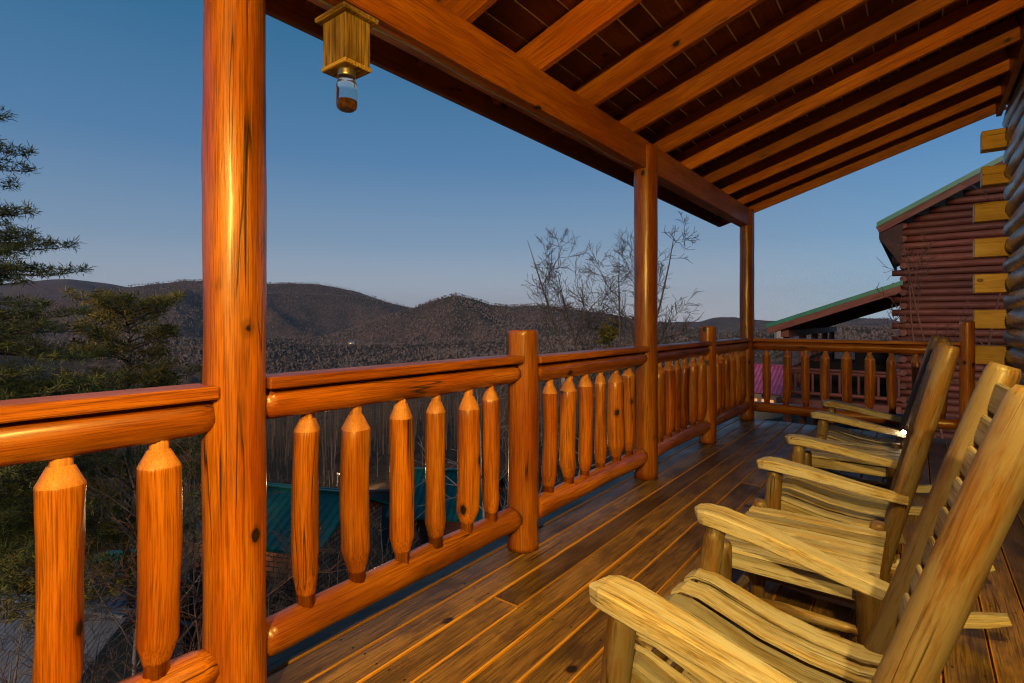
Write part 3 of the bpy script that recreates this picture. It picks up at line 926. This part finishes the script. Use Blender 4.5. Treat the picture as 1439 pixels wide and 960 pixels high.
# ------------------------------------------------------------------ neighbouring red log cabin
def neighbour():
    root = thing('neighbour_cabin', (2.5, 19, -3), 'red log cabin next door with green metal roof and lower porch roof', 'cabin')
    YW = 18.6
    zt = lambda X: 3.72 + 0.53 * (X + 0.88)        # underside of gable roof
    mb = MB()
    z = -3.2; k = 0
    while z < 6.0:
        xl = -0.62 if k % 2 else -0.42
        xr = 6.6
        if z > 3.75:
            xl = max(xl, -0.88 + (z - 3.72) / 0.53 + 0.12)
            xr = 6.3 - (xl + 0.42)
        if xr - xl > 0.3:
            mb.log((xl, YW, z), (xr, YW, z), [(0, rng.uniform(.086, .102)), (1, rng.uniform(.086, .102))], seg=14, rings=16, wob=0.012, bow=0.01)
        if k % 2 == 0 and z < 3.9:
            mb.log((-0.36, YW - 0.24, z + 0.0), (-0.36, YW + 0.2, z + 0.0), [(0, .085), (1, .09)], seg=14, rings=3, wob=0.01, mat=0)
        z += 0.186; k += 1
    mb.box((-0.34, YW + 0.05, -3.4), (6.4, 30.4, 3.8), 1, 0.01)
    mb.piece([(-0.30, YW + .06, 3.8), (6.3, YW + .06, 3.8), (3.0, YW + .06, 5.6)], [(0, 1, 2)], [(0, 0, 0)] * 3)
    part(mb, 'wall', [M['redlog']], root)
    th, ap, apz = 0.13, 2.75, 3.72 + 0.53 * (2.75 + 0.88)
    mb = MB()
    mb.slab((-0.95, 17.95, 3.72 - 0.04 + th + .15), (ap, 17.95, apz + th + .15), (ap, 31, apz + th + .15), (-0.95, 31, 3.72 - 0.04 + th + .15), th)
    mb.slab((ap, 17.95, apz + th + .15), (6.45, 17.95, 3.72 - .04 + th + .15), (6.45, 31, 3.72 - .04 + th + .15), (ap, 31, apz + th + .15), th)
    part(mb, 'roof', [M['greenroof']], root)
    mb = MB()
    mb.bar((-0.93, 18.0, 3.72 + .06 - .03), (ap, 18.0, apz + .06), 0.04, 0.20)
    mb.bar((ap, 18.0, apz + .06), (6.43, 18.0, 3.72 + .03), 0.04, 0.20)
    part(mb, 'rake_board', [M['redboard']], root)
    mb = MB(); mb.box((-0.90, 18.05, 3.50), (-0.84, 31, 3.80), 1, 0.01)
    mb.slab((-0.92, 18.03, 3.76), (-0.3, 18.03, 4.05), (-0.3, 31, 4.05), (-0.92, 31, 3.76), 0.03)
    mb.piece([(-.88, 18.06, 3.5), (-.40, 18.06, 2.75), (-.36, 18.06, 3.9), (-.88, 18.06, 3.7), (-.88, 18.14, 3.5), (-.40, 18.14, 2.75), (-.36, 18.14, 3.9), (-.88, 18.14, 3.7)],
             [(0, 1, 2, 3), (7, 6, 5, 4), (0, 4, 5, 1), (1, 5, 6, 2)], [(0, 0, 0)] * 8)  # dark plate standing in for the shaded recess
    part(mb, 'eave', [M['eaveshade']], root)
    # porch
    mb = MB()
    mb.slab((-3.78, 17.9, 1.12), (-0.36, 17.9, 2.32), (-0.36, 30.6, 2.32), (-3.78, 30.6, 1.12), 0.12)
    pr = part(mb, 'porch_roof', [M['greenroof']], root)
    mb = MB(); mb.bar((-3.74, 17.94, 0.93), (-0.40, 17.94, 2.105), 0.05, 0.22); mb.bar((-3.7, 18.6, 0.95), (-0.40, 18.6, 2.1), 0.05, 0.2)
    for yy in np.arange(20, 30, 1.2): mb.bar((-3.7, yy, 0.95), (-0.40, yy, 2.1), 0.05, 0.16)
    mb.slab((-3.75, 17.97, 1.0), (-0.36, 17.97, 2.195), (-0.36, 30.5, 2.195), (-3.75, 30.5, 1.0), 0.02)
    mb.box((-3.42, 18.2, 0.72), (-3.2, 30.3, 0.95), 1, 0.01)
    sub(mb, 'rafters', [M['redboard']], pr, root)
    for yy in (18.6, 21.3, 24.0, 26.8, 29.2):
        mb = MB(); mb.log((-3.3, yy, gz(-3.3, yy) - 0.2), (-3.3, yy, 0.74), [(0, .13), (1, .12)], seg=16, rings=14, wob=.006)
        part(mb, 'porch_post', [M['redlog']], root)
    mb = MB(); mb.box((-3.5, 18.25, -1.35), (-0.4, 30.4, -1.15), 1, 0.01); mb.box((-3.55, 18.2, -1.62), (-0.4, 18.26, -1.16), 0, .01)
    part(mb, 'porch_floor', [M['redboard']], root)
    mb = MB(); mb.box((-3.3, 18.33, -.28), (-.42, 18.45, -.22), 0, .005); mb.log((-3.3, 18.39, -.35), (-.42, 18.39, -.35), [(0, .05), (1, .05)], rings=6)
    mb.log((-3.3, 18.39, -.98), (-.42, 18.39, -.98), [(0, .055), (1, .055)], rings=6)
    mb.box((-3.36, 18.5, -.28), (-3.24, 30.2, -.22), 1, .005); mb.log((-3.3, 18.5, -.98), (-3.3, 30.2, -.98), [(0, .055), (1, .055)], rings=6)
    rl = part(mb, 'porch_rail', [M['redlog']], root)
    for xx in np.arange(-3.05, -.45, .235):
        mb = MB(); mb.log((xx, 18.39, -.95), (xx, 18.39, -.34), [(0, .022), (.08, .04), (.92, .04), (1, .022)], seg=10, rings=4, wob=.004)
        sub(mb, 'baluster', [M['redlog']], rl, root)
    for yy in np.arange(18.85, 29, .25):
        mb = MB(); mb.log((-3.3, yy, -.95), (-3.3, yy, -.3), [(0, .03), (.08, .04), (.92, .04), (1, .03)], seg=8, rings=3, wob=.003)
        sub(mb, 'baluster', [M['redlog']], rl, root)
    # lit small panes low on the gable wall
    for (px, pz) in ((-.05, -.32), (-.07, -.62), (.0, -.66)):
        mb = MB(); mb.box((px - .055, YW - .125, pz - .07), (px + .055, YW - .10, pz + .07), 0, .004)
        part(mb, 'window_pane', [M['farlight']], root)
    return root
neighbour()
# covered hot tub and dark panels on the neighbour's porch
tub = thing('hot_tub', (-1.6, 20.8, -1.15), 'tall black covered hot tub on the porch of the red cabin', 'hot tub')
mb = MB(); mb.box((-2.45, 19.9, -1.15), (-.62, 21.7, -.10), 0, .03); part(mb, 'tub_shell', [M['black']], tub)
mb = MB()
mb.slab((-3.05, 19.9, -.02), (-2.2, 19.9, .36), (-2.2, 21.7, .36), (-3.05, 21.7, -.02), .1)
mb.slab((-2.2, 19.9, .36), (-.62, 19.9, .36), (-.62, 21.7, .36), (-2.2, 21.7, .36), .1)
part(mb, 'cover', [M['black']], tub)
mb = MB()
mb.box((-1.62, 19.95, -.1), (-.7, 20.0, .27), 0, .01)
mb.box((-2.9, 19.95, -1.14), (-2.46, 20.0, -.1), 0, .01)
part(mb, 'side_curtain', [M['black']], tub)

# ------------------------------------------------------------------ buildings down the slope
def house(name, c, w, dpt, zbase, zeave, zridge, rot, roofm, wallm, label, cat, over=0.4, group=None, win=(), ridge='x', th=0.1, lit=None):
    # gabled house: local x along the ridge
    root = thing(name, (c[0], c[1], zbase), label, cat, group)
    ca, sa = math.cos(rot), math.sin(rot)
    T = lambda x, y, z: (c[0] + ca * x - sa * y, c[1] + sa * x + ca * y, z)
    mb = MB()
    hw, hd = w / 2, dpt / 2
    P = [T(-hw, -hd, 0), T(hw, -hd, 0), T(hw, hd, 0), T(-hw, hd, 0)]
    def wallq(a, b, ln):
        mb.quad([(a[0], a[1], zbase), (b[0], b[1], zbase), (b[0], b[1], zeave), (a[0], a[1], zeave)],
                uv=[(0, 0, 0), (ln, 0, 0), (ln, zeave - zbase, 0), (0, zeave - zbase, 0)], off=(0, 0, 0))
    wallq(P[0], P[1], w); wallq(P[1], P[2], dpt); wallq(P[2], P[3], w); wallq(P[3], P[0], dpt)
    for sx in (-hw, hw):
        mb.quad([T(sx, -hd, zeave), T(sx, hd, zeave), T(sx, 0, zridge - .05)], uv=[(0, 0, 0), (dpt, 0, 0), (dpt / 2, zridge - zeave, 0)], off=(0, 0, 0))
    part(mb, 'wall', [wallm], root)
    s = (zridge - zeave) / hd
    ow, od = hw + over, hd + over
    ze = zeave - s * over
    mb = MB()
    mb.slab(T(-ow, -od, ze + th), T(-ow, 0, zridge + th), T(ow, 0, zridge + th), T(ow, -od, ze + th), th)
    mb.slab(T(-ow, 0, zridge + th), T(-ow, od, ze + th), T(ow, od, ze + th), T(ow, 0, zridge + th), th)
    r_ = part(mb, 'roof', [roofm], root)
    mb = MB(); mb.bar(T(-ow, 0, zridge + th + .02), T(ow, 0, zridge + th + .02), .3, .05); sub(mb, 'ridge_cap', [roofm], r_, root)
    for (side, u, z, ww, hh, on) in win:
        mb = MB(); mm = (lit or M['farlight']) if on else M['dimglass']
        yy = -hd - .03 if side == 'f' else hd + .03
        if side in 'fb':
            a, b = T(u - ww / 2, yy, z), T(u + ww / 2, yy, z)
        else:
            xx = hw + .03 if side == 'r' else -hw - .03
            a, b = T(xx, u - ww / 2, z), T(xx, u + ww / 2, z)
        mb.bar(a, b, .05, hh)
        part(mb, 'window', [mm], root)
    return root

def at(t, d, z=None):
    # world point seen at tangent t right of the camera heading, at forward depth d
    return (d * (-math.sin(TH) + t * math.cos(TH)), d * (math.cos(TH) + t * math.sin(TH)))

# grey corrugated shed roof lower left, slate roof behind it
p = at(-0.93, 12.0)
house('metal_shed', p, 5.6, 3.4, gz(*p) - 1.6, -6.25, -5.15, R(37.4 - 12), M['greyroof'], M['tanwall'], 'shed with grey corrugated metal roof at the lower left corner', 'shed', over=0.25)
p = at(-0.86, 19.0)
house('slate_roof_house', p, 9.0, 5.0, gz(*p) - 2, -9.0, -7.9, R(37.4 - 6), M['blueroof'], M['tanwall'], 'low house with dark slate blue roof behind the grey shed', 'house')
p = at(-0.66, 27.0)
house('teal_roof_house', p, 5.0, 4.0, gz(*p) - 1.5, -11.6, -10.4, R(50), M['tealroof'], M['redboard'], 'small house with pale teal roof among trees at left', 'house')
# green roofed cabin with brown brick wall
p = at(-0.405, 19.6)
house('brick_cabin', p, 4.6, 4.4, gz(*p) - 2.5, -6.05, -5.0, R(37.4 - 14), M['tealroof'], M['brick'], 'brown brick cabin with dark green roof below the railing', 'cabin', over=0.25)
p = at(-0.215, 29)
house('timber_cabin', p, 4.6, 5.4, gz(*p) - 2.0, -9.6, -8.1, R(37.4 + 5), M['shingle'], M['redboard'], 'dark red timber cabin between the two green roofs', 'cabin')
p = at(-0.115, 27.5)
house('green_roof_cabin', p, 4.6, 4.2, gz(*p) - 2.0, -8.0, -6.55, R(37.4 - 8), M['tealroof'], M['redboard'], 'brown cabin with bright teal green roof below the railing centre', 'cabin', over=0.3)
# pink roofed house beyond the neighbour
p = at(0.488, 44)
house('pink_roof_house', p, 3.4, 4.2, gz(*p) - 1.5, -4.25, -2.5, R(-8), M['pinkroof'], M['tanwall'], 'small house with pink metal roof beyond the far railing', 'house', over=0.3,
      win=(('f', -.9, -5.4, 1.0, .8, True), ('f', .4, -5.4, .9, .8, True), ('f', -.9, -4.6, .5, .5, False), ('f', .2, -4.6, .5, .5, False)))

# yard lamp and lit gravel by the road below
def yard_lamp(x, y, watts):
    z0 = gz(x, y)
    root = thing('yard_lamp', (x, y, z0), 'lit yard lamp on a pole down in the woods', 'lamp')
    mb = MB(); mb.tube([(x, y, z0 - .3), (x, y, z0 + 1.7)], [.05, .04], 8); part(mb, 'pole', [M['iron']], root)
    mb = MB(); mb.log((x, y, z0 + 1.7), (x, y, z0 + 1.92), [(0, .12), (.5, .19), (1, .08)], seg=12, rings=6, wob=0); part(mb, 'bulb', [M['yardlight']], root)
    ld = bpy.data.lights.new('yard_light', 'POINT'); ld.energy = watts; ld.color = (1, .68, .36); ld.shadow_soft_size = .1
    lo = bpy.data.objects.new('yard_light', ld); COL.objects.link(lo); lo.parent = root; lo.location = (0, 0, 1.55)
x, y = at(-0.32, 47); yard_lamp(x, y, 2200)

# distant houses with lit windows
FAR = [(.294, 700, 'left of the others'), (.321, 760, 'highest of them'), (.327, 560, 'below the bare tree'), (.396, 620, 'beside the short post'), (.384, 500, 'lowest'), (.098, 430, 'pale roof'),
       (-.30, 1500, 'foot of hill'), (-.92, 330, 'left edge'), (.50, 900, 'right')]
HL = ['tiny house with lit window on the dark slope right of the middle post', 'tiny house with lit window highest on the slope beyond the bare tree', 'tiny lit house under the right side of the bare tree',
      'tiny lit house just right of the second short post', 'lowest tiny lit house near the second short post', 'tiny pale roofed house in the valley left of the bare tree',
      'tiny lit house at the foot of the pointed hill', 'tiny lit house glimpsed through the pine at left edge', 'tiny lit house on the slope beside the corner post']
for (t, d, _), lab in zip(FAR, HL):
    x, y = at(t, d); s = d / 420.0
    zz = gz(x, y) + 11 + 2.5 * s
    house('distant_house', (x, y), 5 * s, 4 * s, zz - 8 * s, zz + 1.4 * s, zz + 2.6 * s, R(37.4), M['greyroof'], M['palewall'], lab, 'house', over=.2 * s, group='tiny far houses in the valley',
          win=(('f', -.6 * s, zz + .4 * s, 1.1 * s, .9 * s, True),), th=.1 * s, lit=M['valleylight'])

# ------------------------------------------------------------------ trees
def grow(mb, p, d, L, r, lvl, maxl, rnd, up=0.15, kids=(3, 5), seg=None, bend=0.25, spread=0.75, tips=None, minr=0.004):
    n = 5 if lvl == 0 else (4 if lvl < maxl else 3)
    pts, rs = [p.copy()], [r]
    q = p.copy(); dd = d.copy()
    re = r * (0.35 if lvl < maxl else 0.4)
    for i in range(n):
        dd = (dd + Vector((rnd.gauss(0, 1), rnd.gauss(0, 1), rnd.gauss(0, .7))) * bend / n * 1.6 + Vector((0, 0, up)) * 0.3).normalized()
        q = q + dd * (L / n)
        pts.append(q.copy()); rs.append(max(minr, r + (re - r) * (i + 1) / n))
    mb.tube(pts, rs, 7 if lvl == 0 else (4 if lvl == 1 else 3), 0, rnd.random())
    if lvl >= maxl:
        if tips is not None: tips.append(q)
        return
    k = rnd.randint(*kids)
    for j in range(k):
        f = 0.25 + 0.72 * (j + rnd.random() * .8) / k
        i = min(n - 1, int(f * n)); w = f * n - i
        b = pts[i].lerp(pts[i + 1], min(1, w))
        dr = (pts[i + 1] - pts[i]).normalized()
        ax = dr.orthogonal().normalized(); ax.rotate(Matrix.Rotation(rnd.uniform(0, 6.283), 3, dr))
        nd = (dr * rnd.uniform(.55, 1.0) + ax * spread * rnd.uniform(.6, 1.15)).normalized()
        grow(mb, b, nd, L * rnd.uniform(.42, .66) * (1.1 - f * .25), max(minr, rs[i] * rnd.uniform(.45, .65)), lvl + 1, maxl, rnd, up, kids, seg, bend, spread, tips, minr)

def bare_tree(loc, h, r, seed, label, mat='bark', stems=1, maxl=4, lean=(0, 0), spread=.7, first=.3, kids=(4, 5), group=None, minr=.004, name='bare_tree', up=.15, bl=1.0, fan=.22):
    rnd = random.Random(seed)
    x, y = loc; z = gz(x, y) - .3
    root = thing(name, (x, y, z), label, 'tree' if name == 'bare_tree' else 'shrub', group)
    tr, cr = MB(), MB()
    for s in range(stems):
        a = rnd.uniform(0, 6.283)
        d = Vector((lean[0] + (fan * math.cos(a) if stems > 1 else 0), lean[1] + (fan * math.sin(a) if stems > 1 else 0), 1)).normalized()
        pts, rs = [Vector((x, y, z))], [r]
        n = 9; hh = h * rnd.uniform(.8, 1.0) if stems > 1 else h
        for i in range(n):
            d = (d + Vector((rnd.gauss(0, .07), rnd.gauss(0, .07), .06))).normalized()
            pts.append(pts[-1] + d * hh / n); rs.append(max(minr, r * (1 - (i + 1) / n) ** .8 + minr))
        tr.tube(pts, rs, 8, 0, rnd.random())
        nb = rnd.randint(9, 12) if stems == 1 else rnd.randint(6, 8)
        for j in range(nb):
            f = first + (0.97 - first) * (j + rnd.random() * .6) / nb
            i = min(n - 1, int(f * n)); b = pts[i].lerp(pts[i + 1], f * n - i)
            a = rnd.uniform(0, 6.283)
            nd = Vector((math.cos(a) * spread, math.sin(a) * spread, rnd.uniform(.35, 1.0))).normalized()
            grow(cr, b, nd, bl * hh * rnd.uniform(.26, .42) * (1.15 - .55 * f), max(minr, rs[i] * .5), 1, maxl, rnd, up, kids, None, .3, .75, None, minr)
    part(tr, 'trunk', [M[mat]], root); part(cr, 'crown', [M[mat]], root)
    return root

def needles(mb, c, rad, n, rnd, ln=.09, w=.008, mat=0, tone=None, upb=.2):
    tb = rnd.random() if tone is None else tone
    for i in range(n):
        v = Vector((rnd.gauss(0, 1), rnd.gauss(0, 1), rnd.gauss(0, .8) + upb)).normalized()
        o = c + v * rad * rnd.uniform(0, .7) + Vector((rnd.uniform(-1, 1), rnd.uniform(-1, 1), rnd.uniform(-.6, .6))) * rad * .5
        s = v.orthogonal().normalized(); s.rotate(Matrix.Rotation(rnd.uniform(0, 6.28), 3, v))
        L = ln * rnd.uniform(.7, 1.3)
        a, b = o - s * w, o + s * w
        e = o + v * L
        mb.piece([a, b, e + s * w * .4, e - s * w * .4], [(0, 1, 2, 3)], [(0, 0, 0)] * 4, mat, False, min(1, max(0, tb + rnd.uniform(-.25, .25))), (0, 0, 0))

def pine(loc, ztop, zlow, reach, seed, label, mat='needle', nw=11, per=5, r=.13, ln=.10, dens=26, group=None, droop=.1, sub_step=.22, rad=.10, taper=.8, w=.008):
    rnd = random.Random(seed)
    x, y = loc; z = gz(x, y) - .3
    root = thing('pine_tree', (x, y, z), label, 'tree', group)
    tr = MB()
    pts = [Vector((x + .06 * math.sin(i * 1.3 + seed), y + .06 * math.cos(i * 1.7), z + (ztop - z) * i / 12)) for i in range(13)]
    tr.tube(pts, [max(.012, r * (1 - i / 12.5)) for i in range(13)], 9)
    cr = MB()
    for k in range(nw):
        f = (k + rnd.uniform(-.25, .25)) / (nw - 1) if nw > 1 else .5
        f = min(1, max(0, f))
        zz0 = zlow + (ztop - zlow) * f
        ln_b = reach * (1.0 - taper * f ** 1.4) * (.75 if f < .12 else 1)
        a0 = rnd.uniform(0, 6.28)
        for j in range(per):
            a = a0 + 6.283 * j / per + rnd.uniform(-.35, .35)
            L = ln_b * rnd.uniform(.5, 1.2)
            zz = min(ztop - .02, zz0 + rnd.uniform(-.45, .45) * (ztop - zlow) / nw)
            n = 7; b = [Vector((x, y, zz))]
            d = Vector((math.cos(a), math.sin(a), rnd.uniform(-.05, .3) - droop + (.55 * f if taper < .6 else 0)))
            for i in range(n):
                d = (d + Vector((rnd.gauss(0, .08), rnd.gauss(0, .08), .07 if i > 3 else -.02))).normalized()
                b.append(b[-1] + d * L / n)
            cr.tube(b, [max(.006, .028 * (1 - i / n) * (L / 2 + .3)) for i in range(n + 1)], 4, 1)
            s = .28 * L
            while s < L:
                i = min(n - 1, int(s / L * n)); q = b[i].lerp(b[i + 1], s / L * n - i)
                dr = (b[i + 1] - b[i]).normalized(); sd = dr.cross(Vector((0, 0, 1))).normalized()
                for sg in (-1, 1):
                    tl = (L - s) * .45 * rnd.uniform(.5, 1.2) + .12
                    e = q + (dr * .75 + sd * sg * .8 + Vector((0, 0, rnd.uniform(.0, .3)))).normalized() * tl
                    cr.tube([q, q.lerp(e, .5) + Vector((0, 0, -.02)), e], [.008, .006, .004], 3, 1)
                    m = max(1, int(tl / (sub_step * .8)))
                    tb = rnd.random()
                    for g in range(m):
                        needles(cr, q.lerp(e, (g + 1) / m) + Vector((0, 0, .02)), rad, dens, rnd, ln, w, 0, tb)
                s += sub_step * rnd.uniform(.8, 1.25)
            needles(cr, b[-1], rad, dens, rnd, ln, w, 0)
    part(tr, 'trunk', [M['bark']], root)
    part(cr, 'crown', [M[mat], M['bark']], root)
    return root

pine(at(-1.06, 8.4), 4.5, -2.4, 2.7, 5, 'tall dark pine reaching in from the left edge', nw=16, per=10, dens=28, ln=.085, rad=.10, w=.007)
pine(at(-.72, 12.5), 1.4, -4.2, 1.5, 8, 'bushy yellow green pine just left of the thick porch post', 'needle2', nw=14, per=8, dens=28, ln=.11, rad=.15, sub_step=.28, w=.012, taper=.32)
pine(at(-.86, 11.0), -.6, -4.6, 1.6, 12, 'low dark pine behind the left railing cap', 'needle2', nw=10, per=8, dens=26, ln=.11, rad=.14, sub_step=.28, w=.011, group=None)
pine(at(-.95, 14.0), -2.6, -7.2, 1.7, 15, 'low yellowish pine seen under the nearest rail', 'needle', nw=10, per=8, dens=22, ln=.12, rad=.16, sub_step=.32, w=.013)
pine(at(-.60, 17.0), -2.3, -7.8, 1.7, 19, 'dark pine beyond the thick porch post, lower than the bushy one', 'needle', nw=10, per=7, dens=20, ln=.13, rad=.15, sub_step=.36, w=.015)
pine(at(-.075, 26.0), -7.8, -10.6, 1.0, 23, 'small green pine beside the bright teal roof', 'needle2', nw=6, per=5, dens=10, ln=.14, rad=.14, sub_step=.34, w=.016)

# bare tree behind the middle post, with its evergreen clump
q = at(.20, 15.5)
bt = bare_tree(q, 5.0 - gz(*q), .075, 33, 'bare tree with green clump standing behind the middle porch post', 'bark', stems=5, maxl=4, spread=.7, first=.5, kids=(4, 5), minr=.0055, bl=.62, fan=.085)
mb = MB(); rnd = random.Random(4)
c0 = Vector((*at(.182, 15.2), .85))
for i in range(46):
    v = Vector((rnd.gauss(0, 1), rnd.gauss(0, 1), rnd.gauss(0, 1))).normalized() * rnd.uniform(.1, .42)
    needles(mb, c0 + Vector((v.x, v.y, v.z * 1.0)), .10, 26, rnd, .09, .014, 0)
part(mb, 'evergreen_clump', [M['mistle']], bt)

# thin bare trees and brush close below the railing
BR = [(-.585, 6.4, 5.2, .045, 'redbark', 2, 101, 'reddish bare sapling close behind the gap left of the thick post'),
      (-.62, 9.0, 6.0, .09, 'bark', 1, 102, 'dark leaning bare trunk left of the thick post'),
      (-.705, 10.5, 6.6, .05, 'palebark', 1, 103, 'pale birch like sapling between the two nearest balusters'),
      (-.80, 7.2, 3.4, .05, 'bark', 3, 104, 'dark bare shrub with drooping branches over the grey shed roof'),
      (-.93, 8.2, 4.0, .05, 'palebark', 3, 105, 'twiggy bare shrub at the left edge above the shed roof'),
      (-.44, 8.6, 3.5, .035, 'bark', 2, 106, 'bare sapling in front of the brown brick cabin'),
      (-.395, 10.0, 3.6, .03, 'bark', 2, 107, 'thin forked bare sapling before the dark green roof'),
      (-.235, 12.0, 3.3, .03, 'bark', 3, 108, 'bare bush below the railing between the green roofs'),
      (-.055, 15.0, 6.2, .05, 'palebark', 1, 109, 'pale bare sapling just left of the first short post'),
      (-.47, 22.0, 5.5, .05, 'palebark', 2, 110, 'bare tree behind the dark green roof'),
      (-.27, 15.5, 3.0, .03, 'bark', 3, 111, 'low bare bush at the foot of the timber cabin'),
      (.04, 20.0, 6.0, .05, 'bark', 2, 112, 'bare tree just right of the first short post'),
      (.12, 26.0, 8.0, .07, 'palebark', 1, 113, 'pale slender bare tree behind the middle railing')]
for (t, d, h, r, m_, st, sd, lab) in BR:
    bare_tree(at(t, d), h, r, sd, lab, m_, stems=st, maxl=3 if d > 14 else 4, kids=(3, 4), first=.18, minr=.0035 if d < 12 else .006, spread=.85)
# bare vine stems by the neighbour's gable
bare_tree((.62, 12.6), 7.2, .028, 131, 'thin pinkish bare stems before the gable of the red cabin', 'redbark', stems=4, maxl=3, kids=(2, 3), first=.5, minr=.005, spread=.4, lean=(.02, 0), bl=.55)

# ------------------------------------------------------------------ the woods: a mass of bare trunks nobody could count
def forest(name, n, d0, d1, t0, t1, hmin, hmax, seed, label, thick=.11):
    rn = np.random.RandomState(seed)
    V, F, T = [], [], []
    cnt = 0
    d = np.sqrt(rn.uniform(d0 ** 2, d1 ** 2, n)); t = rn.uniform(t0, t1, n)
    X = d * (-math.sin(TH) + t * math.cos(TH)); Y = d * (math.cos(TH) + t * math.sin(TH))
    Z = ground_z(X, Y)
    H = rn.uniform(hmin, hmax, n) * (0.75 + 0.25 * rn.rand(n)) * np.where(rn.rand(n) < .35, .5, 1) * np.clip(.35 + .65 * (d - 40) / 50, .35, 1)
    for i in range(n):
        b = np.array([X[i], Y[i], Z[i] - .5]); h = H[i]; r = thick * rn.uniform(.6, 1.3) * (h / 13)
        ln = rn.normal(0, .04, 2)
        tone = float(np.clip(rn.beta(1.6, 2.6), 0, 1))
        segs = [(b, b + np.array([ln[0] * h, ln[1] * h, h]), r, r * .25)]
        for k in range(rn.randint(10, 16)):
            f = rn.uniform(.22, .98); p0 = segs[0][0] * (1 - f) + segs[0][1] * f
            a = rn.uniform(0, 6.283); L = h * rn.uniform(.10, .26) * (1.25 - .7 * f)
            e = p0 + np.array([math.cos(a) * L * .6, math.sin(a) * L * .6, L * rn.uniform(.5, 1.0)])
            segs.append((p0, e, r * .42 * (1.1 - f), r * .10))
            for q in range(2):
                g = rn.uniform(.4, 1); p2 = p0 * (1 - g) + e * g; a2 = rn.uniform(0, 6.283); L2 = L * .5
                segs.append((p2, p2 + np.array([math.cos(a2) * L2 * .6, math.sin(a2) * L2 * .6, L2 * .8]), r * .2, r * .06))
        for p0, p1, ra, rb in segs:
            o = len(V)
            for pt, rr in ((p0, ra), (p1, rb)):
                for k in range(3):
                    th = 2.094 * k
                    V.append((pt[0] + math.cos(th) * rr, pt[1] + math.sin(th) * rr, pt[2])); T.append(tone)
            F += [(o, o + 1, o + 4, o + 3), (o + 1, o + 2, o + 5, o + 4), (o + 2, o, o + 3, o + 5)]
    me = bpy.data.meshes.new(name); me.from_pydata(V, [], F)
    a = me.attributes.new('tone', 'FLOAT', 'POINT'); a.data.foreach_set('value', np.array(T, dtype=np.float32))
    me.materials.append(M['trunks'])
    o = bpy.data.objects.new(name, me); COL.objects.link(o)
    tag(o, label, None, None, 'stuff')
forest('bare_woods', 3000, 42, 200, -1.0, .75, 9, 14, 1, 'mass of bare grey trees filling the slope below the deck')
forest('far_bare_woods', 6500, 200, 900, -1.0, .98, 11, 17, 2, 'far mass of bare trees over the valley floor', .24)

# far woods on the hills: each crown its own small faceted lump, one mass
def far_crowns(n, d0, d1, t0, t1, seed):
    rn = np.random.RandomState(seed)
    d = np.exp(rn.uniform(math.log(d0), math.log(d1), n)); t = rn.uniform(t0, t1, n)
    X = d * (-math.sin(TH) + t * math.cos(TH)); Y = d * (math.cos(TH) + t * math.sin(TH))
    Z = ground_z(X, Y)
    patch = fbm(X / 260.0, Y / 260.0, 3, 77)
    ever = rn.rand(n) < np.where(patch > .55, .55, .06)
    H = rn.uniform(5.5, 10, n) * np.clip(.6 + .4 * (d - 850) / 700, .6, 1); Wd = H * np.where(ever, .26, .42) * rn.uniform(.8, 1.2, n)
    base = np.array([[1, 0, .58], [0, 1, .62], [-1, 0, .55], [0, -1, .66], [0, 0, .97], [0, 0, 0.0]])
    V = np.repeat(base[None], n, 0) + rn.normal(0, .10, (n, 6, 3))
    V[:, :, 0] = V[:, :, 0] * Wd[:, None] + X[:, None]
    V[:, :, 1] = V[:, :, 1] * Wd[:, None] + Y[:, None]
    V[:, :, 2] = V[:, :, 2] * H[:, None] + Z[:, None] - .5
    fb = np.array([[0, 1, 4], [1, 2, 4], [2, 3, 4], [3, 0, 4], [1, 0, 5], [2, 1, 5], [3, 2, 5], [0, 3, 5]])
    F = (fb[None] + (np.arange(n) * 6)[:, None, None]).reshape(-1, 3)
    me = bpy.data.meshes.new('hill_woods'); me.from_pydata(V.reshape(-1, 3).tolist(), [], F.tolist())
    tone = np.repeat(np.where(ever, rn.uniform(0, .12, n), rn.uniform(.3, 1, n)), 6)
    a = me.attributes.new('tone', 'FLOAT', 'POINT'); a.data.foreach_set('value', tone.astype(np.float32))
    me.materials.append(leafmat('hill_woods_bark', (0.045, 0.046, 0.036), (0.24, 0.175, 0.135)))
    o = bpy.data.objects.new('hill_woods', me); COL.objects.link(o)
    tag(o, 'far woods covering the mountain slopes', None, None, 'stuff')
far_crowns(90000, 800, 4300, -1.0, .98, 9)

# ------------------------------------------------------------------ evening haze
HAZE = 3.2e-5
if HAZE:
    hb = MB()
    hb.box((-16000, -9000, -260), (9000, 16000, 900), 0, 1.0)
    hm = bpy.data.materials.new('haze_air'); hm.use_nodes = True
    hn, hl = hm.node_tree.nodes, hm.node_tree.links
    hn.clear()
    ho = hn.new('ShaderNodeOutputMaterial'); hv = hn.new('ShaderNodeVolumePrincipled')
    hv.inputs['Color'].default_value = (0.72, 0.80, 1.0, 1)
    hv.inputs['Density'].default_value = HAZE
    hl.new(hv.outputs[0], ho.inputs['Volume'])
    hz = hb.build('haze', [hm])
    tag(hz, 'thin bluish evening haze', None, None, 'stuff')
